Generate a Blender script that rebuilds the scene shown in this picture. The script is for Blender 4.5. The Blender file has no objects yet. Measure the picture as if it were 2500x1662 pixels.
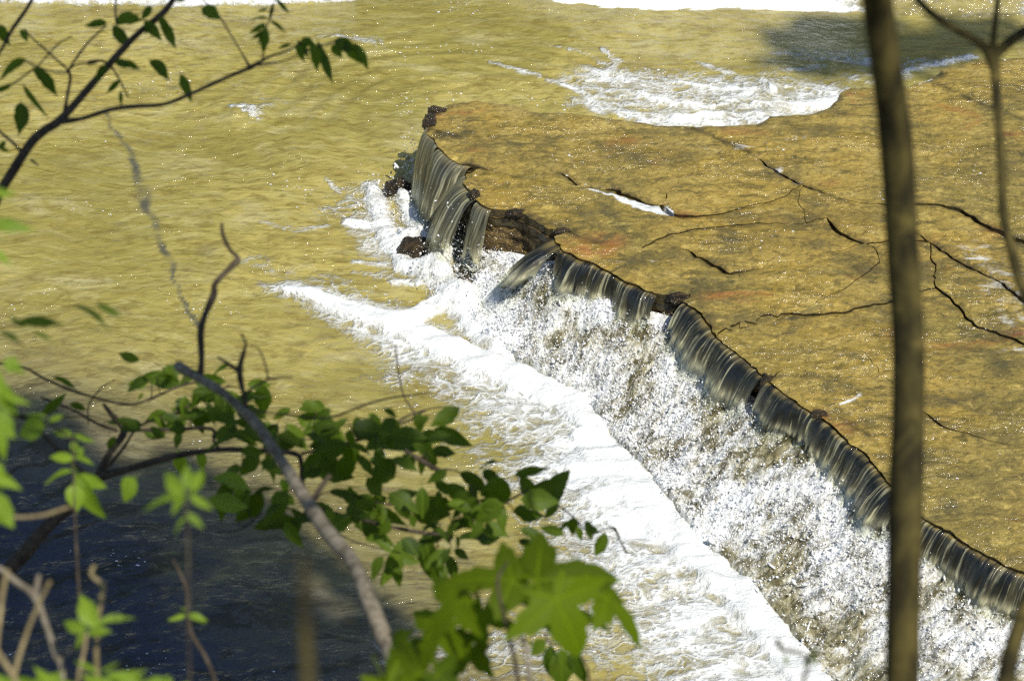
import bpy, math, random
import numpy as np
from mathutils import Vector, Matrix
from mathutils.geometry import delaunay_2d_cdt

random.seed(7)
RNG = np.random.default_rng(11)
SC = bpy.context.scene
COL = SC.collection

# ------------------------------------------------------------------ camera
CAM_Z, PITCH, LENS = 7.0, math.radians(32.0), 85.0
FPX = 2500 * LENS / 36.0
cam = bpy.data.cameras.new('camera'); camo = bpy.data.objects.new('camera', cam); COL.objects.link(camo)
camo.location = (0, 0, CAM_Z); camo.rotation_euler = (math.pi/2 - PITCH, 0, 0)
cam.lens = LENS; cam.sensor_width = 36; cam.clip_start = 0.05; cam.clip_end = 2000
cam.dof.use_dof = True; cam.dof.focus_distance = 12.6; cam.dof.aperture_fstop = 7.5
SC.camera = camo
# ------------------------------------------------------------------ light
SUN_EL, SUN_AZ = math.radians(50), math.radians(150)       # azimuth measured from +y towards +x
SUN = Vector((math.cos(SUN_EL)*math.sin(SUN_AZ), math.cos(SUN_EL)*math.cos(SUN_AZ), math.sin(SUN_EL)))
w = bpy.data.worlds.new('World'); SC.world = w; w.use_nodes = True
nt = w.node_tree; nt.nodes.clear()
sky = nt.nodes.new('ShaderNodeTexSky'); sky.sky_type = 'NISHITA'; sky.sun_disc = False
sky.sun_elevation = SUN_EL; sky.sun_rotation = SUN_AZ; sky.dust_density = 0.6; sky.ozone_density = 1.5
bg = nt.nodes.new('ShaderNodeBackground'); bg.inputs[1].default_value = 0.12
out = nt.nodes.new('ShaderNodeOutputWorld')
nt.links.new(sky.outputs[0], bg.inputs[0]); nt.links.new(bg.outputs[0], out.inputs[0])
sl = bpy.data.lights.new('sun', 'SUN'); sl.energy = 4.7; sl.angle = math.radians(0.53); sl.color = (1.0, 0.955, 0.88)
so = bpy.data.objects.new('sun', sl); COL.objects.link(so)
so.rotation_euler = SUN.to_track_quat('Z', 'Y').to_euler()
SC.view_settings.view_transform = 'Standard'; SC.view_settings.look = 'None'
SC.view_settings.exposure = 0.22; SC.view_settings.gamma = 1.0; SC.view_settings.use_curve_mapping = False
SC.render.engine = 'CYCLES'
cy = SC.cycles
cy.use_denoising = False
cy.max_bounces = 6; cy.diffuse_bounces = 2; cy.glossy_bounces = 3; cy.transparent_max_bounces = 12
cy.transmission_bounces = 3; cy.sample_clamp_indirect = 4.0; cy.caustics_reflective = False; cy.caustics_refractive = False
cy.pixel_filter_type = 'BLACKMAN_HARRIS'; cy.filter_width = 1.5

# ------------------------------------------------------------------ geometry of the view -> world places
FW = Vector((0, math.cos(PITCH), -math.sin(PITCH))); UP = Vector((0, math.sin(PITCH), math.cos(PITCH)))
def ray(u, v):
    return FW + Vector((1, 0, 0))*((u-1250)/FPX) + UP*((831-v)/FPX)
def ground(u, v, z=0.0):
    d = ray(u, v); t = (z-CAM_Z)/d.z
    return Vector((0, 0, CAM_Z)) + d*t
def deep(u, v, d):
    return Vector((0, 0, CAM_Z)) + ray(u, v)*d
def gxy(pts, z=0.0):
    return np.array([tuple(ground(p[0], p[1], z))[:2] for p in pts])

# ------------------------------------------------------------------ numpy noise
def _hash(ix, iy, seed):
    n = (ix.astype(np.int64)*374761393 + iy.astype(np.int64)*668265263 + seed*974634777) & 0xffffffff
    n = ((n ^ (n >> 13))*1274126177) & 0xffffffff
    n = n ^ (n >> 16)
    return n
def perlin(x, y, seed=0):
    x0 = np.floor(x); y0 = np.floor(y); fx = x-x0; fy = y-y0
    def g(dx, dy):
        a = (_hash(x0+dx, y0+dy, seed) & 0xffff)/65536.0*2*np.pi
        return np.cos(a)*(fx-dx) + np.sin(a)*(fy-dy)
    ux = fx*fx*fx*(fx*(fx*6-15)+10); uy = fy*fy*fy*(fy*(fy*6-15)+10)
    a = g(0, 0)*(1-ux)+g(1, 0)*ux; b = g(0, 1)*(1-ux)+g(1, 1)*ux
    return (a*(1-uy)+b*uy)*1.4
def fbm(x, y, octs=4, seed=0, gain=0.5):
    s = 0; a = 1.0; t = 0
    for i in range(octs):
        s = s + a*perlin(x*2**i+17.3*i, y*2**i-9.1*i, seed+i*31); t += a; a *= gain
    return s/t
def smooth(a, b, x):
    t = np.clip((x-a)/(b-a), 0, 1); return t*t*(3-2*t)
def seg_dist(P, poly, vals=None):
    """distance of points to a polyline; with vals, also the value of the nearest place on it"""
    best = np.full(len(P), 1e9); bv = np.zeros(len(P))
    for i in range(len(poly)-1):
        a, b = poly[i], poly[i+1]; ab = b-a; L2 = max((ab**2).sum(), 1e-12)
        t = np.clip(((P-a)@ab)/L2, 0, 1)
        d = np.hypot(P[:, 0]-(a[0]+ab[0]*t), P[:, 1]-(a[1]+ab[1]*t))
        m = d < best; best[m] = d[m]
        if vals is not None: bv[m] = (vals[i]+(vals[i+1]-vals[i])*t)[m]
    return best, bv
def in_poly(P, poly):
    ins = np.zeros(len(P), bool); n = len(poly)
    for i in range(n):
        a = poly[i]; b = poly[(i+1) % n]
        c = (a[1] > P[:, 1]) != (b[1] > P[:, 1])
        xx = (b[0]-a[0])*(P[:, 1]-a[1])/((b[1]-a[1]) if b[1] != a[1] else 1e-12)+a[0]
        ins ^= c & (P[:, 0] < xx)
    return ins
def resample(P, step):
    P = np.asarray(P, float)
    d = np.r_[0, np.cumsum(np.hypot(*(P[1:]-P[:-1]).T[:2]))]
    n = max(2, int(d[-1]/step)+1); s = np.linspace(0, d[-1], n)
    return np.stack([np.interp(s, d, P[:, k]) for k in range(P.shape[1])], 1), s

# ------------------------------------------------------------------ mesh helpers
def mesh_np(name, V, F, mat=None, uv=None, attrs=None, smooth_shade=True):
    """V (n,3), F (m,3|4) arrays"""
    V = np.asarray(V, np.float32); F = np.asarray(F, np.int32)
    me = bpy.data.meshes.new(name); k = F.shape[1]
    me.vertices.add(len(V)); me.vertices.foreach_set('co', V.ravel())
    me.loops.add(F.size); me.loops.foreach_set('vertex_index', F.ravel())
    me.polygons.add(len(F)); me.polygons.foreach_set('loop_start', np.arange(0, F.size, k, dtype=np.int32))
    try: me.polygons.foreach_set('loop_total', np.full(len(F), k, np.int32))
    except Exception: pass
    me.update(calc_edges=True)
    if smooth_shade: me.polygons.foreach_set('use_smooth', np.ones(len(F), bool))
    if uv is not None:
        l = me.uv_layers.new(name='UVMap'); l.data.foreach_set('uv', np.asarray(uv, np.float32)[F.ravel()].ravel())
    for nm, a in (attrs or {}).items():
        at = me.attributes.new(nm, 'FLOAT', 'POINT'); at.data.foreach_set('value', np.asarray(a, np.float32))
    if mat: me.materials.append(mat)
    return me
def link(name, me, parent=None, **props):
    o = bpy.data.objects.new(name, me); COL.objects.link(o)
    if parent: o.parent = parent
    for k, v in props.items(): o[k] = v
    return o
def empty(name, loc, **props):
    o = bpy.data.objects.new(name, None); COL.objects.link(o); o.location = loc
    o.empty_display_size = 0.1
    for k, v in props.items(): o[k] = v
    bpy.context.view_layer.update()
    return o
def under(root, name, me):
    """a part made in world coordinates, hung under a root that stands elsewhere"""
    o = link(name, me, root); o.matrix_parent_inverse = Matrix.Translation(-Vector(root.location)); return o
def grid_faces(nr, nc):
    i = np.arange(nr*nc).reshape(nr, nc)
    return np.stack([i[:-1, :-1].ravel(), i[:-1, 1:].ravel(), i[1:, 1:].ravel(), i[1:, :-1].ravel()], 1)
def compact(V, F, extra):
    used = np.unique(F); m = np.full(len(V), -1); m[used] = np.arange(len(used))
    return V[used], m[F], {k: a[used] for k, a in extra.items()}

# ------------------------------------------------------------------ node helper
class NB:
    def __init__(s, name):
        s.m = bpy.data.materials.new(name); s.m.use_nodes = True; s.t = s.m.node_tree; s.t.nodes.clear()
        s.out = s.n('ShaderNodeOutputMaterial')
    def n(s, typ, ins=None, **kw):
        x = s.t.nodes.new(typ)
        for k, v in kw.items(): setattr(x, k, v)
        for k, v in (ins or {}).items():
            if isinstance(v, bpy.types.NodeSocket): s.t.links.new(v, x.inputs[k])
            else: x.inputs[k].default_value = v
        return x
    def noise(s, vec, scale, detail=4, rough=0.55, dist=0.0, lac=2.0):
        return s.n('ShaderNodeTexNoise', {'Vector': vec, 'Scale': scale, 'Detail': detail, 'Roughness': rough, 'Distortion': dist, 'Lacunarity': lac}).outputs[0]
    def map(s, vec, sc=(1, 1, 1), rot=(0, 0, 0), loc=(0, 0, 0)):
        return s.n('ShaderNodeMapping', {'Vector': vec, 'Scale': sc, 'Rotation': rot, 'Location': loc}).outputs[0]
    def ramp(s, fac, a, b):
        return s.n('ShaderNodeMapRange', {'Value': fac, 'From Min': a, 'From Max': b}, interpolation_type='SMOOTHSTEP').outputs[0]
    def math(s, op, a, b=0.0, c=0.0):
        return s.n('ShaderNodeMath', {0: a, 1: b, 2: c}, operation=op).outputs[0]
    def mix(s, fac, a, b, blend='MIX'):
        x = s.n('ShaderNodeMix', data_type='RGBA', blend_type=blend)
        for k, v in ((0, fac), (6, a), (7, b)):
            if isinstance(v, bpy.types.NodeSocket): s.t.links.new(v, x.inputs[k])
            else: x.inputs[k].default_value = v if k == 0 else (*v, 1)
        return x.outputs[2]
    def bump(s, h, dist, strength=1.0, normal=None):
        ins = {'Height': h, 'Distance': dist, 'Strength': strength}
        if normal: ins['Normal'] = normal
        return s.n('ShaderNodeBump', ins).outputs[0]
    def attr(s, name): return s.n('ShaderNodeAttribute', attribute_name=name).outputs[2]
    def done(s, shader): s.t.links.new(shader, s.out.inputs[0]); return s.m
    def pos(s): return s.n('ShaderNodeNewGeometry').outputs[0]

def water_over(b, P, base, base_nrm, coat_nrm, foam, foam_col=(0.80, 0.81, 0.765), foam_rough=0.55, coat_rough=0.10):
    col = b.mix(foam, base, foam_col)
    cw = b.math('SUBTRACT', 1.0, b.math('MULTIPLY', foam, 0.55))
    p = b.n('ShaderNodeBsdfPrincipled', {'Base Color': col, 'Roughness': 0.85, 'Specular IOR Level': 0.0,
            'Coat Weight': cw, 'Coat IOR': 1.40, 'Coat Roughness': coat_rough, 'Normal': base_nrm, 'Coat Normal': coat_nrm})
    return p.outputs[0]

def mat_river():
    b = NB('river_water'); P = b.pos()
    wob = b.n('ShaderNodeVectorMath', {0: P, 1: b.n('ShaderNodeVectorMath', {0: b.n('ShaderNodeTexNoise', {'Vector': b.map(P, (0.6, 1, 1)), 'Scale': 7.0, 'Detail': 2.0}).outputs[1], 'Scale': 0.05}, operation='SCALE').outputs[0]}, operation='ADD').outputs[0]
    wp2 = b.n('ShaderNodeVectorMath', {0: wob, 1: b.n('ShaderNodeVectorMath', {0: b.n('ShaderNodeTexNoise', {'Vector': P, 'Scale': 0.55, 'Detail': 2.0}).outputs[1], 'Scale': 1.3}, operation='SCALE').outputs[0]}, operation='ADD').outputs[0]
    flow = b.noise(b.map(wp2, (0.16, 1, 1)), 13, 4, 0.58, 0.3)
    big = b.noise(wob, 0.55, 3)
    mid = b.noise(b.map(wob, (0.55, 1, 1), (0, 0, 0.15)), 3.2, 6, 0.62, 0.6)
    fin = b.noise(b.map(wob, (0.45, 1, 1), (0, 0, -0.1)), 22, 5, 0.62, 0.4)
    col = b.mix(b.ramp(big, 0.38, 0.62), (0.272, 0.232, 0.056), (0.385, 0.318, 0.088))
    col = b.mix(b.math('MULTIPLY', b.ramp(mid, 0.50, 0.72), 0.55), col, (0.235, 0.180, 0.040))
    col = b.mix(b.math('MULTIPLY', b.ramp(mid, 0.48, 0.30), 0.7), col, (0.42, 0.37, 0.17))
    col = b.mix(b.math('MULTIPLY', b.ramp(flow, 0.50, 0.66), 0.45), col, (0.19, 0.155, 0.038))
    col = b.mix(b.math('MULTIPLY', b.ramp(flow, 0.47, 0.34), 0.35), col, (0.45, 0.40, 0.17))
    col = b.mix(b.math('MULTIPLY', b.ramp(fin, 0.48, 0.66), 0.65), col, (0.17, 0.125, 0.025))
    col = b.mix(b.math('MULTIPLY', b.ramp(b.noise(wob, 1.7, 6, 0.7), 0.62, 0.74), 0.75), col, (0.14, 0.12, 0.045))
    # submerged crack and deep near-bank water, its shade and sky blue put into the colour
    col = b.mix(b.attr('crack'), col, (0.09, 0.085, 0.055))
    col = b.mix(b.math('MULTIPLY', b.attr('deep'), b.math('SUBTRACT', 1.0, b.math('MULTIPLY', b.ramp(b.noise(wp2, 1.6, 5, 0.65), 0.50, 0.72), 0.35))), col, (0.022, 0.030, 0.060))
    col = b.mix(b.math('MULTIPLY', b.attr('deep'), b.math('MULTIPLY', b.ramp(b.noise(b.map(wp2, (0.35, 1, 1)), 7, 5, 0.68, 0.6), 0.50, 0.60), 0.75)), col, (0.022, 0.018, 0.005))  # dark ripple reflections of the shaded pool, put into the colour
    # foam
    fa = b.attr('foam')
    warp = b.map(P, (0.7, 1.0, 1))
    lace = b.n('ShaderNodeTexVoronoi', {'Vector': b.n('ShaderNodeVectorMath', {0: warp, 1: b.n('ShaderNodeVectorMath', {0: b.n('ShaderNodeTexNoise', {'Vector': P, 'Scale': 5.0, 'Detail': 3.0}).outputs[1], 'Scale': 0.6}, operation='SCALE').outputs[0]}, operation='ADD').outputs[0], 'Scale': 7.5}, feature='DISTANCE_TO_EDGE').outputs[0]
    n1 = b.noise(b.map(P, (0.55, 1, 1), (0, 0, -0.35)), 5.0, 9, 0.70, 1.1)
    n2 = b.noise(P, 55, 3, 0.6)
    t = b.math('ADD', b.math('MULTIPLY', n1, 1.5), b.math('MULTIPLY', n2, 0.32))
    t = b.math('ADD', b.math('SUBTRACT', t, b.math('MULTIPLY', b.ramp(lace, 0.0, 0.24), 0.22)), 0.11)
    fsum = b.math('ADD', fa, b.math('SUBTRACT', t, 0.87))
    foam = b.math('MULTIPLY', b.math('POWER', b.ramp(fsum, 0.42, 1.02), 0.9), b.ramp(fa, 0.02, 0.12))
    h1 = b.noise(b.map(P, (0.55, 1, 1), (0, 0, 0.12)), 9, 4, 0.6, 0.6)
    h2 = b.noise(b.map(P, (0.6, 1, 1), (0, 0, -0.2)), 38, 3, 0.6, 0.5)
    h3 = b.noise(P, 120, 2, 0.5)
    hh = b.math('ADD', b.math('ADD', b.math('MULTIPLY', h1, 0.040), b.math('MULTIPLY', flow, 0.036)), b.math('ADD', b.math('MULTIPLY', b.math('MULTIPLY', h2, 0.013), b.math('ADD', 0.5, b.math('MULTIPLY', b.ramp(b.noise(P, 1.3, 5, 0.7), 0.48, 0.62), 0.7))), b.math('MULTIPLY', b.math('MULTIPLY', h3, 0.0075), b.ramp(b.noise(P, 1.3, 5, 0.7), 0.40, 0.66))))
    cn = b.bump(hh, 1.0, 0.9)
    fh = b.math('ADD', b.math('MULTIPLY', n1, 0.05), b.math('MULTIPLY', n2, 0.010))
    bn = b.bump(b.math('ADD', b.math('MULTIPLY', hh, 0.55), b.math('MULTIPLY', b.math('MULTIPLY', fh, foam), 0.8)), 1.0, 0.8)
    return b.done(water_over(b, P, col, bn, cn, foam))

def mat_slab():
    b = NB('wet_ledge_stone'); P = b.pos()
    wob = b.n('ShaderNodeVectorMath', {0: P, 1: b.n('ShaderNodeVectorMath', {0: b.n('ShaderNodeTexNoise', {'Vector': P, 'Scale': 12.0, 'Detail': 3.0}).outputs[1], 'Scale': 0.075}, operation='SCALE').outputs[0]}, operation='ADD').outputs[0]
    big = b.noise(wob, 0.9, 5, 0.6, 0.5)
    mid = b.noise(b.map(wob, (0.6, 1, 1), (0, 0, 0.5)), 3.3, 7, 0.68, 0.7)
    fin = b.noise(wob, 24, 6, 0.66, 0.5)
    grit = b.noise(P, 95, 3, 0.6)
    stk = b.noise(b.map(wob, (0.28, 1, 1), (0, 0, -0.42)), 16, 5, 0.62, 0.8)
    oi = b.n('ShaderNodeObjectInfo').outputs['Random']
    col = b.mix(b.ramp(big, 0.36, 0.64), (0.215, 0.172, 0.044), (0.39, 0.262, 0.050))
    col = b.mix(b.math('MULTIPLY', oi, 0.5), col, (0.40, 0.290, 0.075))
    col = b.mix(b.math('MULTIPLY', b.ramp(stk, 0.52, 0.64), 0.75), col, (0.12, 0.098, 0.032))
    col = b.mix(b.math('MULTIPLY', b.ramp(stk, 0.46, 0.32), 0.6), col, (0.60, 0.46, 0.13))  # golden caustic streaks: rippled sunlight put into the stone colour
    col = b.mix(b.ramp(mid, 0.50, 0.66), col, (0.19, 0.145, 0.045))
    col = b.mix(b.math('MULTIPLY', b.ramp(mid, 0.47, 0.33), 0.8), col, (0.47, 0.35, 0.10))
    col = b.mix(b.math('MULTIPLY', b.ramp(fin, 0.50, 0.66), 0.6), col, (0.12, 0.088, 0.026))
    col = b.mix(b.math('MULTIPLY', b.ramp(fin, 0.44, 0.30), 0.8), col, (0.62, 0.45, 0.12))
    col = b.mix(b.math('MULTIPLY', b.ramp(grit, 0.58, 0.78), 0.3), col, (0.07, 0.055, 0.02))
    # rusty, orange stained patches
    rust = b.noise(b.map(wob, (0.7, 1, 1), loc=(3.1, 1.7, 0)), 1.6, 6, 0.7, 0.8)
    col = b.mix(b.math('MULTIPLY', b.ramp(rust, 0.59, 0.72), 0.6), col, (0.36, 0.11, 0.03))
    col = b.mix(b.attr('rust'), col, (0.40, 0.17, 0.045))
    moss = b.noise(b.map(wob, loc=(9.1, 4.7, 0)), 2.2, 7, 0.72, 0.4)
    col = b.mix(b.math('MULTIPLY', b.ramp(moss, 0.54, 0.64), 0.5), col, (0.045, 0.048, 0.028))
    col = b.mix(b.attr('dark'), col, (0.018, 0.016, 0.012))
    fa = b.attr('foam')
    n1 = b.noise(b.map(P, (0.6, 1, 1), (0, 0, 0.6)), 12, 7, 0.7, 0.8)
    foam = b.math('MULTIPLY', b.ramp(b.math('ADD', fa, b.math('SUBTRACT', n1, 0.5)), 0.5, 0.75), b.ramp(fa, 0.02, 0.12))
    h1 = b.noise(b.map(P, (0.5, 1, 1), (0, 0, 0.6)), 10, 5, 0.62, 1.0)
    h2 = b.noise(b.map(P, (0.6, 1, 1), (0, 0, 0.4)), 45, 3, 0.6, 0.6)
    calm = b.ramp(b.noise(b.map(P, (0.7, 1, 1), (0, 0, -0.4)), 2.4, 5, 0.62), 0.50, 0.64)
    hh = b.math('MULTIPLY', b.math('ADD', b.math('MULTIPLY', h1, 0.050), b.math('MULTIPLY', h2, 0.013)), b.math('ADD', 0.42, b.math('MULTIPLY', calm, 0.95)))
    cn = b.bump(hh, 1.0, 1.0)
    rr = b.math('ADD', b.math('MULTIPLY', fin, 0.030), b.math('ADD', b.math('MULTIPLY', mid, 0.03), b.math('MULTIPLY', grit, 0.003)))
    bn = b.bump(rr, 1.0, 0.85)
    return b.done(water_over(b, P, col, bn, cn, foam, coat_rough=0.13))

def mat_face():
    b = NB('wet_ledge_side'); P = b.pos()
    st = b.noise(b.map(P, (1, 1, 9)), 5, 7, 0.7)
    gr = b.noise(P, 45, 5, 0.65)
    col = b.mix(b.ramp(st, 0.35, 0.65), (0.022, 0.018, 0.010), (0.17, 0.115, 0.040))
    col = b.mix(b.math('MULTIPLY', b.ramp(gr, 0.5, 0.66), 0.9), col, (0.33, 0.22, 0.07))
    h = b.math('ADD', b.math('MULTIPLY', st, 0.03), b.math('MULTIPLY', gr, 0.016))
    nn = b.bump(h, 1.0, 1.0)
    p = b.n('ShaderNodeBsdfPrincipled', {'Base Color': col, 'Roughness': 0.9, 'Specular IOR Level': 0.2, 'Coat Weight': 1.0,
            'Coat IOR': 1.34, 'Coat Roughness': 0.12, 'Normal': nn, 'Coat Normal': nn})
    return b.done(p.outputs[0])

def mat_sheet():
    """falling sheet: glassy water, thin pale threads of air, UV = (metres along the lip, metres down the fall)"""
    b = NB('falling_water'); uv = b.n('ShaderNodeUVMap').outputs[0]
    sw = b.n('ShaderNodeVectorMath', {0: uv, 1: b.n('ShaderNodeVectorMath', {0: b.n('ShaderNodeTexNoise', {'Vector': b.map(uv, (3, 3, 1)), 'Scale': 1.0, 'Detail': 2.0}).outputs[1], 'Scale': 0.06}, operation='SCALE').outputs[0]}, operation='ADD').outputs[0]
    th = b.noise(b.map(sw, (75, 1.6, 1)), 1.0, 4, 0.62, 0.3)
    th2 = b.noise(b.map(sw, (22, 1.6, 1)), 1.0, 3, 0.6, 0.2)
    br = b.attr('broken')                       # 0 at the lip, 1 where the sheet tears open
    thin = b.math('MULTIPLY', b.ramp(b.math('ADD', th, b.math('MULTIPLY', b.math('SUBTRACT', th2, 0.5), 0.6)), 0.565, 0.605), b.ramp(b.noise(b.map(uv, (7, 3.0, 1)), 1.0, 4, 0.7), 0.38, 0.58))
    body = b.mix(b.ramp(th2, 0.45, 0.75), (0.007, 0.008, 0.006), (0.060, 0.055, 0.028))
    body = b.mix(b.math('MULTIPLY', b.attr('crest'), b.ramp(th2, 0.35, 0.62)), body, (0.26, 0.19, 0.05))
    body = b.mix(b.math('MULTIPLY', b.attr('tall'), b.ramp(th, 0.36, 0.62)), body, (0.17, 0.165, 0.105))
    milk = b.math('ADD', b.math('MULTIPLY', thin, b.math('ADD', 0.55, b.math('MULTIPLY', br, 0.4))), b.math('MULTIPLY', b.math('POWER', br, 1.5), b.ramp(b.math('ADD', th2, b.math('MULTIPLY', th, 0.6)), 0.52, 0.82)))
    col = b.mix(b.n('ShaderNodeClamp', {0: milk}).outputs[0], body, (0.52, 0.50, 0.31))
    h = b.math('ADD', b.math('MULTIPLY', th, 0.010), b.math('MULTIPLY', th2, 0.014))
    nn = b.bump(h, 1.0, 0.8)
    p = b.n('ShaderNodeBsdfPrincipled', {'Base Color': col, 'Roughness': 0.4, 'Specular IOR Level': 0.3, 'Coat Weight': 1.0,
            'Coat IOR': 1.34, 'Coat Roughness': 0.05, 'Normal': nn, 'Coat Normal': nn})
    tr = b.n('ShaderNodeBsdfTransparent', {'Color': (0.92, 0.93, 0.86, 1)})
    hole = b.math('MULTIPLY', b.ramp(b.math('ADD', b.noise(b.map(sw, (30, 3.5, 1), loc=(4, 2, 0)), 1.0, 4, 0.6), b.math('MULTIPLY', br, 0.28)), 0.60, 0.80), b.attr('tear'))
    mx = b.n('ShaderNodeMixShader', {0: hole, 1: p.outputs[0], 2: tr.outputs[0]})
    return b.done(mx.outputs[0])

def mat_cascade():
    b = NB('tumbling_water'); P = b.pos(); uv = b.n('ShaderNodeUVMap').outputs[0]
    sw = b.n('ShaderNodeVectorMath', {0: uv, 1: b.n('ShaderNodeVectorMath', {0: b.n('ShaderNodeTexNoise', {'Vector': uv, 'Scale': 6.0, 'Detail': 3.0}).outputs[1], 'Scale': 0.10}, operation='SCALE').outputs[0]}, operation='ADD').outputs[0]
    a = b.noise(b.map(sw, (1.0, 0.6, 1)), 5.0, 6, 0.7, 0.8)
    c = b.noise(b.map(sw, (1.0, 0.65, 1)), 17, 5, 0.62, 0.6)
    d = b.noise(P, 80, 3, 0.6, 0.5)
    f = b.math('ADD', b.math('MULTIPLY', a, 0.5), b.math('ADD', b.math('MULTIPLY', c, 0.75), b.math('MULTIPLY', d, 0.30)))
    fo = b.ramp(b.math('ADD', f, b.math('MULTIPLY', b.attr('white'), 0.34)), 0.78, 1.08)
    under_ = b.mix(b.ramp(c, 0.40, 0.60), (0.12, 0.105, 0.050), (0.36, 0.325, 0.18))
    under_ = b.mix(b.ramp(a, 0.50, 0.64), under_, (0.30, 0.29, 0.19))
    col = b.mix(fo, under_, (0.83, 0.84, 0.82))
    h = b.math('ADD', b.math('MULTIPLY', c, 0.042), b.math('MULTIPLY', d, 0.008))
    nn = b.bump(h, 1.0, 1.0)
    p = b.n('ShaderNodeBsdfPrincipled', {'Base Color': col, 'Roughness': 0.7, 'Specular IOR Level': 0.0, 'Coat Weight': 1.0,
            'Coat IOR': 1.34, 'Coat Roughness': 0.08, 'Normal': nn, 'Coat Normal': nn})
    return b.done(p.outputs[0])

def mat_drop():
    b = NB('splash_drops')
    p = b.n('ShaderNodeBsdfPrincipled', {'Base Color': (0.80, 0.81, 0.80, 1), 'Roughness': 0.25, 'Coat Weight': 1.0, 'Coat IOR': 1.34, 'Coat Roughness': 0.03})
    return b.done(p.outputs[0])

def mat_bark(name, c1, c2, sc=30, h=0.004, vec='Generated'):
    b = NB(name); tc = b.n('ShaderNodeTexCoord').outputs['Object']
    n = b.noise(b.map(tc, (1, 1, 0.35)), sc, 6, 0.68, 0.4); n2 = b.noise(tc, sc*0.3, 4, 0.6)
    col = b.mix(b.ramp(n, 0.35, 0.65), c1, c2)
    col = b.mix(b.math('MULTIPLY', b.ramp(n2, 0.55, 0.7), 0.5), col, tuple(x*0.5 for x in c1))
    col = b.mix(b.math('MULTIPLY', b.ramp(b.noise(b.map(tc, loc=(5, 2, 1)), sc*0.45, 5, 0.7), 0.60, 0.68), 0.55), col, tuple(min(1, x*1.9) for x in c2))
    p = b.n('ShaderNodeBsdfPrincipled', {'Base Color': col, 'Roughness': 0.85, 'Specular IOR Level': 0.25, 'Normal': b.bump(n, h, 1.0)})
    return b.done(p.outputs[0])

def mat_leaf(name, dark, lite, tl, tw=0.42, spec=0.35, rough=0.42):
    b = NB(name); uv = b.n('ShaderNodeUVMap').outputs[0]
    rnd = b.n('ShaderNodeObjectInfo').outputs['Random']
    sep = b.n('ShaderNodeSeparateXYZ', {0: uv}); x, y = sep.outputs[0], sep.outputs[1]
    ay = b.math('ABSOLUTE', y)
    mid = b.ramp(ay, 0.030, 0.004)
    side = b.math('ABSOLUTE', b.math('SINE', b.math('MULTIPLY', b.math('SUBTRACT', x, b.math('MULTIPLY', ay, 0.8)), 34.0)))
    sv = b.ramp(side, 0.16, 0.02)
    vein = b.math('MAXIMUM', mid, b.math('MULTIPLY', sv, 0.5))
    col = b.mix(rnd, dark, lite)
    col = b.mix(b.math('MULTIPLY', vein, 0.5), col, tuple(min(1, c*1.9) for c in lite))
    nz = b.noise(uv, 9, 4, 0.6)
    col = b.mix(b.math('MULTIPLY', b.ramp(nz, 0.52, 0.7), 0.35), col, tuple(c*0.55 for c in dark))
    nn = b.bump(b.math('SUBTRACT', b.math('MULTIPLY', nz, 0.3), vein), 0.003, 0.5)
    p = b.n('ShaderNodeBsdfPrincipled', {'Base Color': col, 'Roughness': rough, 'Specular IOR Level': spec, 'Normal': nn})
    tcol = b.mix(b.math('MULTIPLY', vein, 0.5), b.mix(rnd, tl, tuple(c*1.25 for c in tl)), tuple(c*0.45 for c in tl))
    t = b.n('ShaderNodeBsdfTranslucent', {'Color': tcol, 'Normal': nn})
    return b.done(b.n('ShaderNodeMixShader', {0: tw, 1: p.outputs[0], 2: t.outputs[0]}).outputs[0])

M = dict(river=mat_river(), slab=mat_slab(), face=mat_face(), sheet=mat_sheet(), casc=mat_cascade(), drop=mat_drop(),
    bark=mat_bark('sapling_bark', (0.016, 0.013, 0.003), (0.085, 0.066, 0.016)),
    twig=mat_bark('twig_bark', (0.030, 0.022, 0.014), (0.085, 0.065, 0.042), 60),
    dead=mat_bark('dead_wood', (0.10, 0.082, 0.055), (0.24, 0.205, 0.15), 45),
    dry=mat_bark('dry_stalk', (0.13, 0.10, 0.045), (0.25, 0.20, 0.10), 40),
    leaf=mat_leaf('shrub_leaf', (0.026, 0.054, 0.003), (0.105, 0.160, 0.010), (0.12, 0.23, 0.003), 0.42, 0.22, 0.5),
    bright=mat_leaf('sunlit_leaf', (0.13, 0.21, 0.015), (0.21, 0.31, 0.025), (0.30, 0.50, 0.02), 0.40, 0.25, 0.5),  # lighter leaf copy with sunlight put into its green
    maple=mat_leaf('maple_leaf', (0.040, 0.070, 0.001), (0.11, 0.16, 0.002), (0.18, 0.32, 0.001), 0.45, 0.15, 0.6))
def mat_bank():
    b = NB('bank_soil'); P = b.pos(); n = b.noise(P, 3, 8, 0.7)
    col = b.mix(b.ramp(n, 0.35, 0.65), (0.05, 0.035, 0.02), (0.10, 0.08, 0.04))
    return b.done(b.n('ShaderNodeBsdfPrincipled', {'Base Color': col, 'Roughness': 0.95, 'Normal': b.bump(n, 0.1)}).outputs[0])
M['bank'] = mat_bank()

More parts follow.
